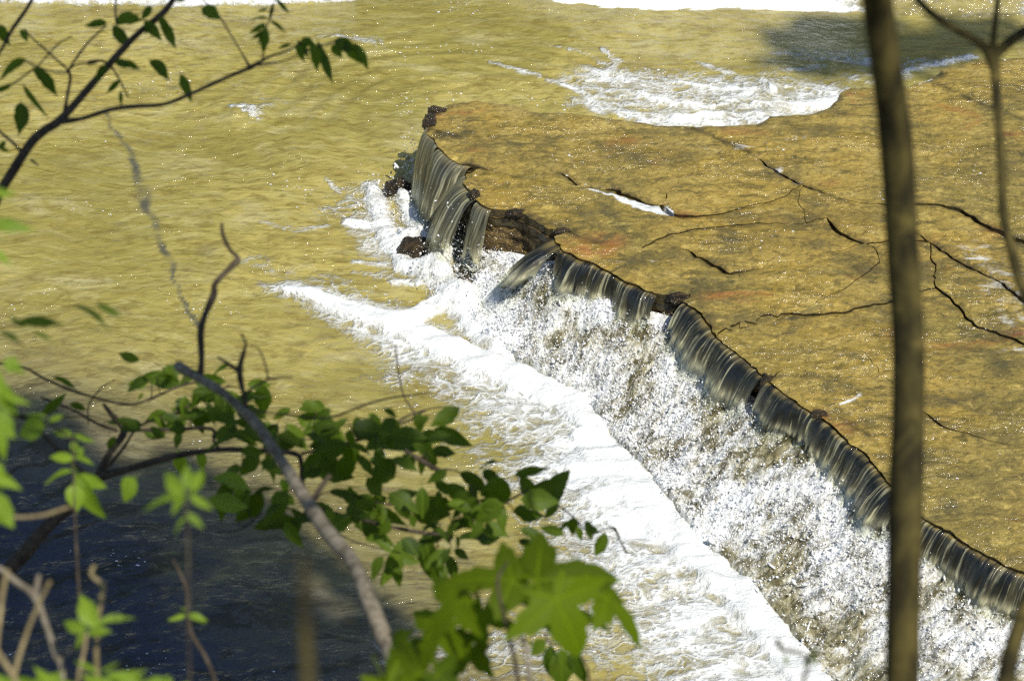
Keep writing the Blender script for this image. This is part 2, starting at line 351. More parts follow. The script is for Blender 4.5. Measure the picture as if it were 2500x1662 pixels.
# ================================================================== LEDGE OUTLINE
H = 0.50
LIP = [(1066, 268), (1050, 290), (1040, 322), (1062, 345), (1085, 372), (1112, 392), (1150, 402), (1172, 408), (1140, 424), (1136, 446), (1150, 470), (1168, 492),
       (1195, 508), (1240, 512), (1290, 528), (1335, 556), (1388, 566), (1352, 578), (1375, 612), (1430, 634), (1480, 655), (1540, 688), (1600, 716),
       (1640, 722), (1690, 718), (1668, 738), (1704, 756), (1730, 790), (1745, 818), (1790, 850), (1850, 898), (1872, 925), (1905, 950), (1950, 985),
       (2010, 1018), (2060, 1062), (2110, 1105), (2170, 1175), (2215, 1230), (2262, 1268), (2320, 1300), (2400, 1345), (2500, 1398), (2800, 1560), (3100, 1760)]
BACK = [(3100, 130), (2500, 140), (2420, 140), (2365, 148), (2300, 165), (2275, 190), (2215, 208), (2140, 212), (2080, 212), (2050, 225), (2030, 262),
        (1985, 276), (1920, 282), (1880, 284), (1850, 303), (1790, 306), (1700, 309), (1600, 300), (1500, 288), (1400, 276), (1300, 272), (1240, 250), (1150, 243), (1095, 250)]
lipw, lips = resample(gxy(LIP, H), 0.022)
bckw, _ = resample(gxy(BACK, H), 0.03)
def jag(P, amp, seed, scale=9):
    T = np.gradient(P, axis=0); T /= np.linalg.norm(T, axis=1)[:, None]+1e-9
    N = np.stack([T[:, 1], -T[:, 0]], 1)
    s = np.r_[0, np.cumsum(np.hypot(*(P[1:]-P[:-1]).T))]
    n = fbm(s*scale, s*0+seed*3.3, 4, seed, 0.65)
    # keep the ends where they are
    e = smooth(0, 0.1, s)*smooth(0, 0.1, s[-1]-s)
    return P + N*(n*amp*e)[:, None]
lipw = jag(lipw, 0.035, 3); bckw = jag(bckw, 0.03, 5)
outline = np.vstack([lipw, bckw])

CR = [  # submerged joints between slabs: pixel-traced on the plane of the ledge, with the width of the gap in metres
    [(1690, 309, .010), (1745, 335, .022), (1790, 352, .026), (1850, 385, .012), (1900, 420, .028), (1960, 450, .024), (2040, 480, .012), (2130, 520, .010), (2200, 545, .008), (2270, 590, .020), (2350, 640, .022), (2430, 680, .018), (2500, 735, .03), (2700, 850, .02), (3200, 1100, .02)],
    [(1168, 406, .020), (1240, 420, .006), (1310, 402, .004), (1375, 425, .016), (1410, 447, .020), (1440, 452, .012), (1500, 462, .030), (1560, 490, .030), (1610, 505, .030), (1640, 524, .026), (1700, 530, .008), (1800, 515, .004), (1890, 490, .004), (1960, 450, .004)],
    [(1386, 564, .022), (1410, 580, .030), (1450, 588, .016), (1480, 600, .006), (1560, 612, .005), (1640, 600, .004), (1690, 612, .016), (1740, 640, .024), (1784, 664, .026), (1860, 650, .003), (2000, 625, .003), (2130, 590, .003), (2270, 590, .004)],
    [(2040, 480, .003), (2120, 500, .003), (2220, 500, .012), (2300, 497, .020), (2350, 515, .024), (2420, 552, .024), (2500, 590, .034), (2700, 660, .02), (3200, 850, .02)],
    [(2300, 166, .006), (2290, 200, .02), (2340, 226, .024), (2390, 250, .024), (2500, 290, .012), (3200, 430, .01)],
    [(1872, 925, .012), (1900, 905, .004), (1970, 880, .003), (2100, 850, .003), (2230, 990, .004), (2290, 1030, .014), (2330, 1050, .008), (2500, 1090, .004), (3200, 1250, .01)],
    [(1868, 300, .020), (1850, 305, .022), (1870, 312, .016), (1920, 322, .010), (1950, 315, .018), (1965, 350, .006), (1900, 375, .004), (1850, 385, .003)],
    [(1690, 718, .022), (1720, 740, .010), (1745, 818, .012)],
    [(2010, 1018, .014), (1995, 1000, .016), (2050, 1020, .016), (2110, 1060, .016), (2150, 1100, .014), (2185, 1180, .010), (2215, 1230, .01)],
    [(1080, 330, .020), (1062, 318, .020), (1110, 328, .020), (1150, 345, .004), (1240, 350, .002), (1400, 380, .002), (1440, 452, .003)],
    [(2030, 262, .008), (2045, 285, .016), (2060, 275, .014), (2120, 260, .003), (2250, 240, .003), (2340, 226, .003)],
    [(1970, 545, .004), (2020, 530, .006), (2040, 560, .022), (2090, 585, .018), (2130, 600, .01), (2150, 640, .003), (2080, 700, .003), (1950, 760, .003), (1850, 800, .003), (1760, 830, .004)],
    [(1960, 450, .003), (1950, 500, .003), (1970, 545, .003)],
    [(1500, 288, .006), (1520, 330, .010), (1545, 350, .016), (1500, 365, .012), (1440, 372, .008), (1400, 380, .004)],
    [(1545, 350, .006), (1640, 345, .008), (1745, 335, .010)],
    [(1610, 505, .006), (1660, 440, .010), (1740, 405, .012), (1800, 400, .008), (1850, 385, .008)],
    [(1560, 612, .004), (1640, 570, .010), (1800, 545, .008), (1970, 545, .004)],
    [(1880, 284, .004), (1990, 330, .008), (2130, 360, .010), (2300, 350, .010), (2500, 370, .012), (3200, 520, .01)],
    [(2270, 590, .008), (2290, 700, .008), (2380, 790, .012), (2500, 840, .014), (3200, 1000, .01)],
    [(1745, 818, .006), (1850, 760, .008), (1990, 770, .008), (2150, 740, .010), (2290, 700, .006)],
    [(2100, 850, .004), (2230, 800, .010), (2380, 790, .008)],
    [(2150, 1100, .006), (2260, 1110, .012), (2400, 1170, .014), (2520, 1250, .010), (2900, 1380, .01)],
]
def build_ledge():
    root = empty('rock_ledge', (2.0, 12.0, 0), kind='structure', label='flat ochre rock ledge washed by a thin film of water above the falls')
    pts, edges = [], []
    def add_poly(P, closed=False):
        i0 = len(pts); pts.extend([tuple(p) for p in P]); n = len(P)
        for i in range(n-1): edges.append((i0+i, i0+i+1))
        if closed: edges.append((i0+n-1, i0))
    add_poly(outline, True); n_out = len(outline)
    cw_pts, cw_val = [], []
    for ci, c in enumerate(CR):
        P = np.array([(*tuple(ground(u, v, H))[:2], wd) for u, v, wd in c])
        P[:, 2] *= (1.2 if ci < 13 else 0.8); R, _ = resample(P, 0.03)
        xy = jag(R[:, :2], 0.040, 20+ci, 7); add_poly(xy)
        cw_pts.append(xy); cw_val.append(R[:, 2])
    # interior points
    lo, hi = outline.min(0), outline.max(0)
    gx, gy = np.meshgrid(np.arange(lo[0], min(hi[0], 5.2), 0.04), np.arange(lo[1], hi[1], 0.04))
    G = np.stack([gx.ravel(), gy.ravel()], 1) + RNG.uniform(-0.012, 0.012, (gx.size, 2))
    G = G[in_poly(G, outline)]
    d, _ = seg_dist(G, np.vstack([outline, outline[:1]])); G = G[d > 0.02]
    for xy in cw_pts:
        d, _ = seg_dist(G, xy); G = G[d > 0.02]
    pts.extend([tuple(g) for g in G])
    r = delaunay_2d_cdt([Vector(p) for p in pts], edges, [], 0, 1e-5)
    V = np.array([tuple(v) for v in r[0]]); E = r[1]; F = np.array([f for f in r[2] if len(f) == 3])
    orig_e = r[4]
    cons = {tuple(sorted(e)) for e, oe in zip(E, orig_e) if len(oe)}
    cen = V[F].mean(1); F = F[in_poly(cen, outline)]
    # flood fill across unconstrained edges
    em = {}
    for fi, f in enumerate(F):
        for k in range(3):
            e = (f[k], f[(k+1) % 3]); e = (min(e), max(e)); em.setdefault(e, []).append(fi)
    lab = np.full(len(F), -1); nl = 0
    adj = [[] for _ in F]
    for e, fs in em.items():
        if len(fs) == 2 and (int(e[0]), int(e[1])) not in cons: adj[fs[0]].append(fs[1]); adj[fs[1]].append(fs[0])
    for s in range(len(F)):
        if lab[s] >= 0: continue
        st = [s]; lab[s] = nl
        while st:
            q = st.pop()
            for t in adj[q]:
                if lab[t] < 0: lab[t] = nl; st.append(t)
        nl += 1
    cnt = np.bincount(lab)
    # tiny slivers join the neighbour they touch
    changed = True
    for _ in range(4):
        for e, fs in em.items():
            if len(fs) == 2 and lab[fs[0]] != lab[fs[1]]:
                a, b_ = fs
                if cnt[lab[a]] < 60 and cnt[lab[b_]] >= 60: lab[a] = lab[b_]
                elif cnt[lab[b_]] < 60 and cnt[lab[a]] >= 60: lab[b_] = lab[a]
    # relief of the stone: gentle, stepped; plus low waves of the film
    def zrel(P):
        z = 0.022*fbm(P[:, 0]*1.3, P[:, 1]*1.3, 4, 5) + 0.010*fbm(P[:, 0]*5+P[:, 1]*1.5, P[:, 1]*6, 3, 9)
        return z
    aw = np.zeros(len(V)); dmin = np.full(len(V), 9.0)
    for xy, wv in zip(cw_pts, cw_val):
        d, val = seg_dist(V, xy, wv); m = d < dmin; dmin[m] = d[m]; aw[m] = val[m]
    RU = [((1420, 600), (1490, 590), .10, .9), ((1440, 615), (1470, 610), .08, .9), ((1640, 522), (1700, 528), .035, .8), ((1150, 362), (1185, 362), .03, .8), ((1500, 345), (1540, 340), .06, .6),
          ((1780, 320), (1850, 322), .06, .55), ((1700, 728), (1765, 722), .035, .7), ((2010, 1015), (2060, 1045), .05, .7), ((2410, 555), (2430, 565), .05, .6), ((1600, 400), (1615, 390), .03, .5), ((1760, 720), (1772, 722), .025, .9), ((2020, 445), (2040, 440), .04, .5)]
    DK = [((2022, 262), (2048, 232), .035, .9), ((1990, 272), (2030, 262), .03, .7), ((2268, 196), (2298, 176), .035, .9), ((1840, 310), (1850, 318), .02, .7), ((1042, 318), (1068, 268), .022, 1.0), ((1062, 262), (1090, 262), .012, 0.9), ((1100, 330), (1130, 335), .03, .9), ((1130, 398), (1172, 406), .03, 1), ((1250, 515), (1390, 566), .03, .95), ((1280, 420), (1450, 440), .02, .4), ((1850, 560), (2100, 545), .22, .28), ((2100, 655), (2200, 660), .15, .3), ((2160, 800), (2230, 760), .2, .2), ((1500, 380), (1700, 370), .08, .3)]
    FO = [((2050, 226), (2035, 262), .02, .6), ((2240, 205), (2275, 190), .03, .7), ((1500, 482), (1560, 502), .03, 1.1), ((1560, 502), (1625, 518), .045, 1.15), ((1430, 460), (1500, 478), .025, .75), ((1640, 375), (1960, 340), .10, .46), ((1860, 395), (1950, 440), .07, .5),
          ((1640, 600), (1780, 570), .10, .40), ((1400, 520), (1700, 505), .05, .35), ((2380, 600), (2480, 700), .20, .52), ((2420, 680), (2500, 800), .2, .5), ((2030, 850), (2180, 740), .14, .42), ((2200, 420), (2300, 440), .1, .4), ((2060, 985), (2110, 960), .03, .7), ((1400, 310), (1700, 330), .08, .30), ((2450, 860), (2550, 830), .1, .5), ((1560, 640), (1620, 640), .04, .5)]
    def blob(P, L):
        a = np.zeros(len(P))
        for p, q, wd, pk in L:
            d, _ = seg_dist(P, gxy([p, q], H)); a = np.maximum(a, pk*(1-smooth(0.3, 1.5, d/wd)))
        return a
    nslab = 0
    for L in np.unique(lab):
        f = F[lab == L]
        if len(f) < 20: continue
        used = np.unique(f); mp = {int(u): i for i, u in enumerate(used)}
        vv = V[used].copy(); ff = np.vectorize(mp.get)(f)
        # boundary edges
        ec = {}
        for t in ff:
            for k in range(3):
                a, b_ = int(t[k]), int(t[(k+1) % 3]); ec.setdefault((min(a, b_), max(a, b_)), []).append((a, b_))
        bd = [x[0] for x in ec.values() if len(x) == 1]
        bn = np.zeros((len(vv), 2))
        for a, b_ in bd:
            t = vv[b_]-vv[a]; n = np.array([-t[1], t[0]]); n /= np.linalg.norm(n)+1e-9   # left of the directed edge = inside
            bn[a] += n; bn[b_] += n
        ln = np.linalg.norm(bn, axis=1); isb = ln > 0.2
        bn[isb] /= ln[isb][:, None]
        dd = dmin[used]; ww = aw[used]
        oncr = isb & (dd < 0.004)
        vv[oncr] += bn[oncr]*(ww[oncr]*0.5)[:, None]
        oldxy = V[used]
        tilt = RNG.uniform(-0.011, 0.008) + RNG.uniform(-0.012, 0.012)*(vv[:, 0]-vv[:, 0].mean())/(np.ptp(vv[:, 0])+0.1) + RNG.uniform(-0.010, 0.010)*(vv[:, 1]-vv[:, 1].mean())/(np.ptp(vv[:, 1])+0.1)
        z = H + zrel(vv) + tilt
        # edges of slabs are worn down a little
        z -= 0.010*isb*(oncr*np.clip(ww/0.02, 0.15, 1)) + 0.004*isb*(~oncr)
        n = len(vv)
        Vt = np.column_stack([vv, z])
        bidx = sorted({a for e in bd for a in e}); nb_ = len(bidx); tm = {a: n+i for i, a in enumerate(bidx)}; bm = {a: n+nb_+i for i, a in enumerate(bidx)}
        Vb = Vt[bidx].copy(); Vb[:, 2] -= 0.11; Vb[:, :2] += bn[bidx]*0.012; Vb = np.vstack([Vt[bidx], Vb])
        Ft = [tuple(t) for t in ff.tolist()]
        for a, b_ in bd:
            Ft.append((tm[b_], tm[a], bm[a])); Ft.append((tm[b_], bm[a], bm[b_]))
        Va = np.vstack([Vt, Vb])
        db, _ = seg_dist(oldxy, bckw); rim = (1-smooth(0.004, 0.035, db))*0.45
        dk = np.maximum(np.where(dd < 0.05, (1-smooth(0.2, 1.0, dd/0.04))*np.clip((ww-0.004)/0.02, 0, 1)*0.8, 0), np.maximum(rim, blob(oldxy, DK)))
        at = {'foam': blob(oldxy, FO), 'rust': blob(oldxy, RU)*np.clip(0.6+fbm(oldxy[:, 0]*12, oldxy[:, 1]*12, 3, 77)*1.6, 0, 1), 'dark': dk*np.clip(0.75+fbm(oldxy[:, 0]*9, oldxy[:, 1]*9, 3, 78)*1.4, 0, 1)}
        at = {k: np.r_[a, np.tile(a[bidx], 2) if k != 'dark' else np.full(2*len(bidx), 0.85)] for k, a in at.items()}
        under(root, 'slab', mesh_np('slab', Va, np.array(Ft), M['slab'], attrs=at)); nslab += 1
    # bedrock below the joints and down the sides: thin-bedded layers stepping in and out
    O = np.vstack([outline, outline[:1]]); O, s = resample(O, 0.03)
    T = np.gradient(O, axis=0); T /= np.linalg.norm(T, axis=1)[:, None]+1e-9
    # outward normal: outline runs lip then back; outside is to the right of travel if counterclockwise
    area = 0.5*np.sum(O[:-1, 0]*O[1:, 1]-O[1:, 0]*O[:-1, 1])
    N = np.stack([T[:, 1], -T[:, 0]], 1)*(1 if area > 0 else -1)
    zs = np.arange(H-0.012, -0.16, -0.0175); rows = []
    for i, z in enumerate(zs):
        layer = i//2
        o = -0.020 - 0.012*(i == 0) + 0.030*fbm(s*5+layer*5.1, s*0+layer*3.7, 3, 40+layer % 7) + 0.012*fbm(s*26, s*0+i*0.9, 2, 60) + 0.05*(1-z/H)**2
        if i % 2: o = o - 0.006
        rows.append(np.column_stack([O+N*o[:, None], np.full(len(O), z)+0.006*fbm(s*8, s*0+i, 2, 3)]))
    V3 = np.vstack(rows); Fq = grid_faces(len(rows), len(O))
    under(root, 'ledge_side', mesh_np('ledge_side', V3, Fq, M['face']))
    # floor of the joints
    fv = np.column_stack([V, np.full(len(V), H-0.055)+zrel(V)*0.5])
    fv, f2, _ = compact(fv, F, {})
    under(root, 'joint_floor', mesh_np('joint_floor', fv, f2, M['face']))
    return root
build_ledge()

# ================================================================== RIVER SHEET
FOAM = [  # (points (u, v, halfwidth m)), peak
    ([(690, 712, .02), (740, 722, .05), (830, 750, .08), (930, 785, .11), (1010, 812, .11), (1110, 862, .12), (1200, 897, .13), (1300, 942, .13), (1400, 990, .12), (1455, 1050, .09)], 1.3),
    ([(1440, 1075, .12), (1500, 1150, .17), (1570, 1225, .15), (1640, 1300, .13), (1710, 1370, .12), (1800, 1450, .12), (1890, 1560, .12), (1970, 1660, .12), (2060, 1800, .12)], 1.35),
    ([(1400, 1130, .12), (1450, 1190, .16), (1530, 1280, .16)], 1.0),
    ([(700, 700, .12), (900, 770, .22), (1100, 880, .34), (1300, 990, .36), (1400, 1060, .3)], .74),
    ([(1380, 1120, .3), (1500, 1260, .38), (1600, 1370, .38), (1720, 1480, .38), (1850, 1640, .42)], .86),
    ([(1600, 1330, .3), (1680, 1480, .4), (1760, 1640, .5)], .80),
    ([(960, 795, .07), (1050, 755, .09), (1120, 740, .12), (1180, 810, .12), (1240, 870, .1)], 1.15),
    ([(905, 455, .07), (925, 520, .08), (950, 590, .09), (990, 650, .09), (1060, 680, .10), (1130, 750, .10)], 1.0),
    ([(850, 540, .05), (930, 560, .09), (1000, 600, .10)], .9), ([(870, 470, .1), (900, 560, .16), (960, 640, .16)], .6),
    ([(985, 500, .07), (1050, 590, .09), (1090, 660, .08)], 1.0),
    ([(865, 640, .03), (950, 645, .05)], .8), ([(860, 660, .03), (960, 680, .04)], .6),
    ([(640, 545, .03), (720, 568, .05), (800, 552, .03)], .66),
    ([(795, 435, .02), (830, 470, .03), (880, 490, .03)], .62),
    ([(960, 690, .04), (1030, 695, .06), (1110, 712, .06)], .85),
    ([(570, 262, .04), (605, 272, .07), (622, 292, .05)], .72), ([(640, 240, .03), (700, 250, .03)], .5), ([(640, 265, .08), (620, 300, .06)], .48),
    ([(780, 92, .04), (860, 96, .06), (930, 110, .04)], .56), ([(900, 80, .05), (940, 120, .05)], .45),
    ([(1370, 195, .03), (1420, 225, .05), (1460, 255, .07)], .72), ([(1460, 262, .08), (1560, 288, .12), (1680, 300, .16), (1790, 292, .18), (1900, 270, .18), (2030, 245, .15)], .80), ([(1560, 230, .03), (1640, 255, .04), (1740, 262, .05)], .95), ([(1840, 255, .04), (1930, 262, .06), (2010, 262, .05)], 1.0), ([(1650, 290, .05), (1760, 285, .05)], 1.05),
    ([(1420, 240, .12), (1560, 255, .20), (1700, 265, .22), (1850, 250, .2), (2000, 240, .15)], .66),
    ([(1200, 150, .03), (1290, 180, .04), (1390, 208, .06), (1480, 215, .05), (1520, 240, .05)], .66),
    ([(1640, 200, .04), (1700, 208, .05), (1790, 214, .06), (1880, 230, .07)], .82), ([(1860, 205, .03), (1885, 235, .06)], .9),
    ([(1470, 120, .03), (1510, 150, .05), (1480, 180, .04), (1530, 215, .05)], .68), ([(1360, 115, .03), (1420, 130, .03), (1500, 165, .04)], .56),
    ([(1700, 150, .03), (1780, 180, .05), (1850, 215, .06)], .62), ([(1750, 195, .03), (2010, 160, .05)], .5), ([(1960, 140, .04), (2120, 150, .08)], .6),
    ([(1900, 130, .08), (2100, 140, .14), (2260, 160, .14)], .52), ([(2120, 200, .05), (2260, 160, .06), (2380, 138, .05)], .7), ([(2100, 190, .12), (2200, 180, .1)], .6),
    ([(1440, 190, .2), (1600, 230, .36), (1800, 240, .42), (2000, 250, .35)], .74),
    ([(700, 690, .20), (850, 720, .2)], .52), ([(800, 520, .15), (900, 500, .15)], .46), ([(620, 640, .1), (800, 680, .12)], .45),
    ([(1000, 880, .3), (1200, 990, .35), (1300, 1080, .35)], .50),
    ([(1250, 1130, .3), (1400, 1250, .35), (1500, 1400, .5), (1600, 1550, .6)], .54),
    ([(1200, 1600, .3), (1400, 1560, .3), (1600, 1620, .5)], .50), ([(1250, 1070, .08), (1360, 1090, .08), (1430, 1100, .1)], .7), ([(1300, 1170, .05), (1400, 1200, .12)], .7),
    ([(1000, 1560, .2), (1150, 1500, .15), (1300, 1560, .2)], .48),
    ([(-300, -12, .07), (200, -2, .10), (500, 0, .11), (850, -6, .07)], 1.1),
]
def foam_at(P):
    a = np.zeros(len(P))
    for pts, pk in FOAM:
        poly = gxy(pts); wd = np.array([p[2] for p in pts])
        lo = poly.min(0)-1.2; hi = poly.max(0)+1.2
        m = (P[:, 0] > lo[0]) & (P[:, 0] < hi[0]) & (P[:, 1] > lo[1]) & (P[:, 1] < hi[1])
        if not m.any(): continue
        d, wv = seg_dist(P[m], poly, wd)
        a[m] = np.maximum(a[m], pk*(1-smooth(0.25, 1.75, d/wv)))
    return a
def build_river():
    xs = np.r_[-60, -30, -16, -9, -6, np.arange(-4.3, 4.6, 0.017), 6, 9, 16, 30, 60]
    ys = np.r_[4.0, 5, 6, 7, np.arange(7.8, 16.9, 0.019), 17.5, 19, 23, 30, 45, 80]
    X, Y = np.meshgrid(xs, ys); P = np.stack([X.ravel(), Y.ravel()], 1)
    fo = foam_at(P)
    wx = P[:, 0]+0.25*fbm(P[:, 0]*0.8, P[:, 1]*0.8, 2, 90); wy = P[:, 1]+0.25*fbm(P[:, 0]*0.8, P[:, 1]*0.8, 2, 91)
    rip = 0.010*fbm(wx*2.2, wy*4.2, 4, 1, 0.6)
    turb = 0.030*fbm(wx*6, wy*8, 4, 6, 0.6)
    fs = np.clip(fo, 0, 1.3)
    z = rip*(1+fs) + turb*smooth(0.3, 1.0, fs)
    z += 0.05*smooth(0.7, 1.15, fo)*(0.8+0.5*fbm(wx*4, wy*5, 3, 8))
    # standing waves: over the hidden rock left of the ledge, and the swirl beyond the tip
    for (u, v, r, hgt) in ((600, 285, .16, .05), (830, 108, .18, .03), (1880, 222, .14, .05), (720, 575, .2, .02), (985, 500, .10, .07), (1010, 590, .12, .08), (1085, 665, .14, .12), (1140, 735, .14, .10)):
        c = gxy([(u, v)])[0]; d2 = ((P-c)**2).sum(1); z += hgt*np.exp(-d2/(r*r))*(1+0.6*fbm(P[:, 0]*20, P[:, 1]*20, 3, 4))
    c = gxy([(1100, 300)])[0]; d = np.hypot(*(P-c).T)
    z += 0.006*np.sin(d*38+3*fbm(P[:, 0]*1.5, P[:, 1]*1.5, 2, 14))*np.exp(-((d-0.9)/0.7)**2)*(P[:, 0] < 0.8)
    far = (P[:, 0] < -4.4) | (P[:, 0] > 4.6) | (P[:, 1] < 7.7) | (P[:, 1] > 17); z[far] = 0
    # crack in the bed
    cr = gxy([(255, 270), (275, 310), (310, 360), (330, 400), (338, 440), (350, 480), (375, 545), (392, 590), (420, 640), (430, 690), (460, 750), (490, 800)])
    cr, _ = resample(cr, 0.03); cr = jag(cr, 0.05, 55, 5)
    wv = np.interp(np.linspace(0, 1, len(cr)), [0, .2, .38, .43, .5, .7, .8, 1], [.008, .014, .03, .045, .02, .02, .008, .016])
    d, wq = seg_dist(P, cr, wv)
    crack = (1-smooth(0.6, 1.5, d/wq))*1.0*np.clip(0.85+fbm(P[:, 0]*6, P[:, 1]*6, 3, 33)*1.5, 0.1, 1)
    for (u, v, r) in ((165, 410, .05), (75, 475, .05), (360, 222, .06), (420, 215, .05), (500, 610, .06), (1030, 900, .12), (970, 920, .1), (1010, 880, .08), (290, 555, .05)):
        c = gxy([(u, v)])[0]; d2 = (((P-c)*np.array([1, 0.8]))**2).sum(1)
        crack = np.maximum(crack, 0.42*np.exp(-(d2/(r*r))**1.5)*np.clip(0.6+fbm(P[:, 0]*14, P[:, 1]*14, 3, 34)*2, 0, 1))
    # deep near-bank water: mask for the shade and sky reflection in its colour
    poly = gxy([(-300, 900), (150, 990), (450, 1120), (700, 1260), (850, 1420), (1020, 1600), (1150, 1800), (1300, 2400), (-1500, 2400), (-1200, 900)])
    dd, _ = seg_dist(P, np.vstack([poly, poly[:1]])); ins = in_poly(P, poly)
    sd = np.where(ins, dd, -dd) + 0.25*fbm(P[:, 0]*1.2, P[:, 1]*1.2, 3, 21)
    deep_shade = smooth(-1.1, 1.0, sd)*0.95
    V = np.column_stack([P, z]); F = grid_faces(len(ys), len(xs))
    at = {'foam': fo, 'crack': crack, 'deep': deep_shade}
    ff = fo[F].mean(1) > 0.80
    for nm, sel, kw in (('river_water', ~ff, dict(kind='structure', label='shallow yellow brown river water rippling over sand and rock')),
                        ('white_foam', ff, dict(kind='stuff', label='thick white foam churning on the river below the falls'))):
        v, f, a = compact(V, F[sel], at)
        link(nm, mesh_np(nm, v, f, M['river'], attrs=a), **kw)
build_river()

# ================================================================== FALLING SHEETS ALONG THE LIP
def lip_s(u, v):
    """arc length on the lip nearest to a traced point"""
    p = gxy([(u, v)], H)[0]; return lips_j[np.argmin(np.hypot(*(lipw-p).T))]
lips_j = np.r_[0, np.cumsum(np.hypot(*(lipw[1:]-lipw[:-1]).T))]
# smoothed lip for directions of throw
def blur(A, k):
    ker = np.hanning(2*k+1); ker /= ker.sum()
    return np.stack([np.convolve(np.pad(A[:, i], k, mode='edge'), ker, 'valid') for i in range(A.shape[1])], 1)
lip_sm = blur(lipw, 9); Tsm = np.gradient(blur(lipw, 22), axis=0); Tsm /= np.linalg.norm(Tsm, axis=1)[:, None]
Nout = np.stack([Tsm[:, 1], -Tsm[:, 0]], 1)
if Nout[:, 0].mean() > 0: Nout = -Nout

# foot line of the apron, and heights, keyed to places on the lip
KEY = [((1168, 492), (1085, 668), .30, .20), ((1240, 512), (1105, 720), .26, .26), ((1335, 556), (1150, 800), .22, .30), ((1352, 578), (1200, 850), .13, .36), ((1430, 634), (1290, 905), .13, .36),
       ((1540, 688), (1400, 965), .13, .34), ((1600, 716), (1440, 1010), .12, .34), ((1668, 738), (1475, 1055), .14, .30), ((1745, 818), (1530, 1110), .17, .26), ((1850, 898), (1590, 1180), .17, .24),
       ((1905, 950), (1620, 1230), .12, .30), ((2010, 1018), (1690, 1325), .12, .30), ((2110, 1105), (1790, 1415), .14, .27), ((2215, 1230), (1880, 1500), .13, .27),
       ((2320, 1300), (1960, 1620), .12, .28), ((2500, 1398), (2060, 1790), .15, .30), ((2800, 1560), (2300, 2100), .2, .3), ((3100, 1760), (2600, 2400), .2, .3)]
ks = np.array([lip_s(*k[0]) for k in KEY]); kd = np.array([k[2] for k in KEY]); kf = gxy([k[1] for k in KEY], 0.0)
def drop_at(s): return np.interp(s, ks, kd)
def apron_prof(t, L, thr=0.10):
    """height fraction across the apron: nearly level under the sheets, then sloping to the pool"""
    a = np.clip(t*L/np.maximum(L, 1e-6), 0, 1); k = np.clip(thr/np.maximum(L, 0.3), 0.05, 0.6)
    q = np.clip((a-k)/(1-k), 0, 1)
    return (1-0.22*np.clip(a/k, 0, 1))*(1-q)**1.15
SHEETS = [  # from, to on the lip; drop (None: to the apron), throw, tear, broken
    ((1043, 308), (1070, 356), .48, .10, .2, .1, 'thin curling veil of water at the tip of the ledge'),
    ((1072, 358), (1150, 402), .48, .20, .25, .6, None),
    ((1142, 416), (1160, 486), .50, .28, .15, .7, None),
    ((1165, 490), (1200, 510), .45, .16, .9, .5, None),
    ((1350, 572), (1372, 608), .22, .34, .2, 1.0, None),
    ((1372, 610), (1604, 717), None, .10, .15, .3, None),
    ((1662, 734), (1868, 915), None, .16, .12, .55, None),
    ((1874, 928), (1994, 1010), None, .11, .3, .35, None),
    ((1996, 1012), (2216, 1232), None, .12, .15, .45, None),
    ((2220, 1234), (2780, 1550), None, .10, .2, .25, None),
]
fall = empty('waterfall', tuple(ground(1600, 1000, 0.2)), kind='structure', label='low waterfall pouring over the front edge of the rock ledge')
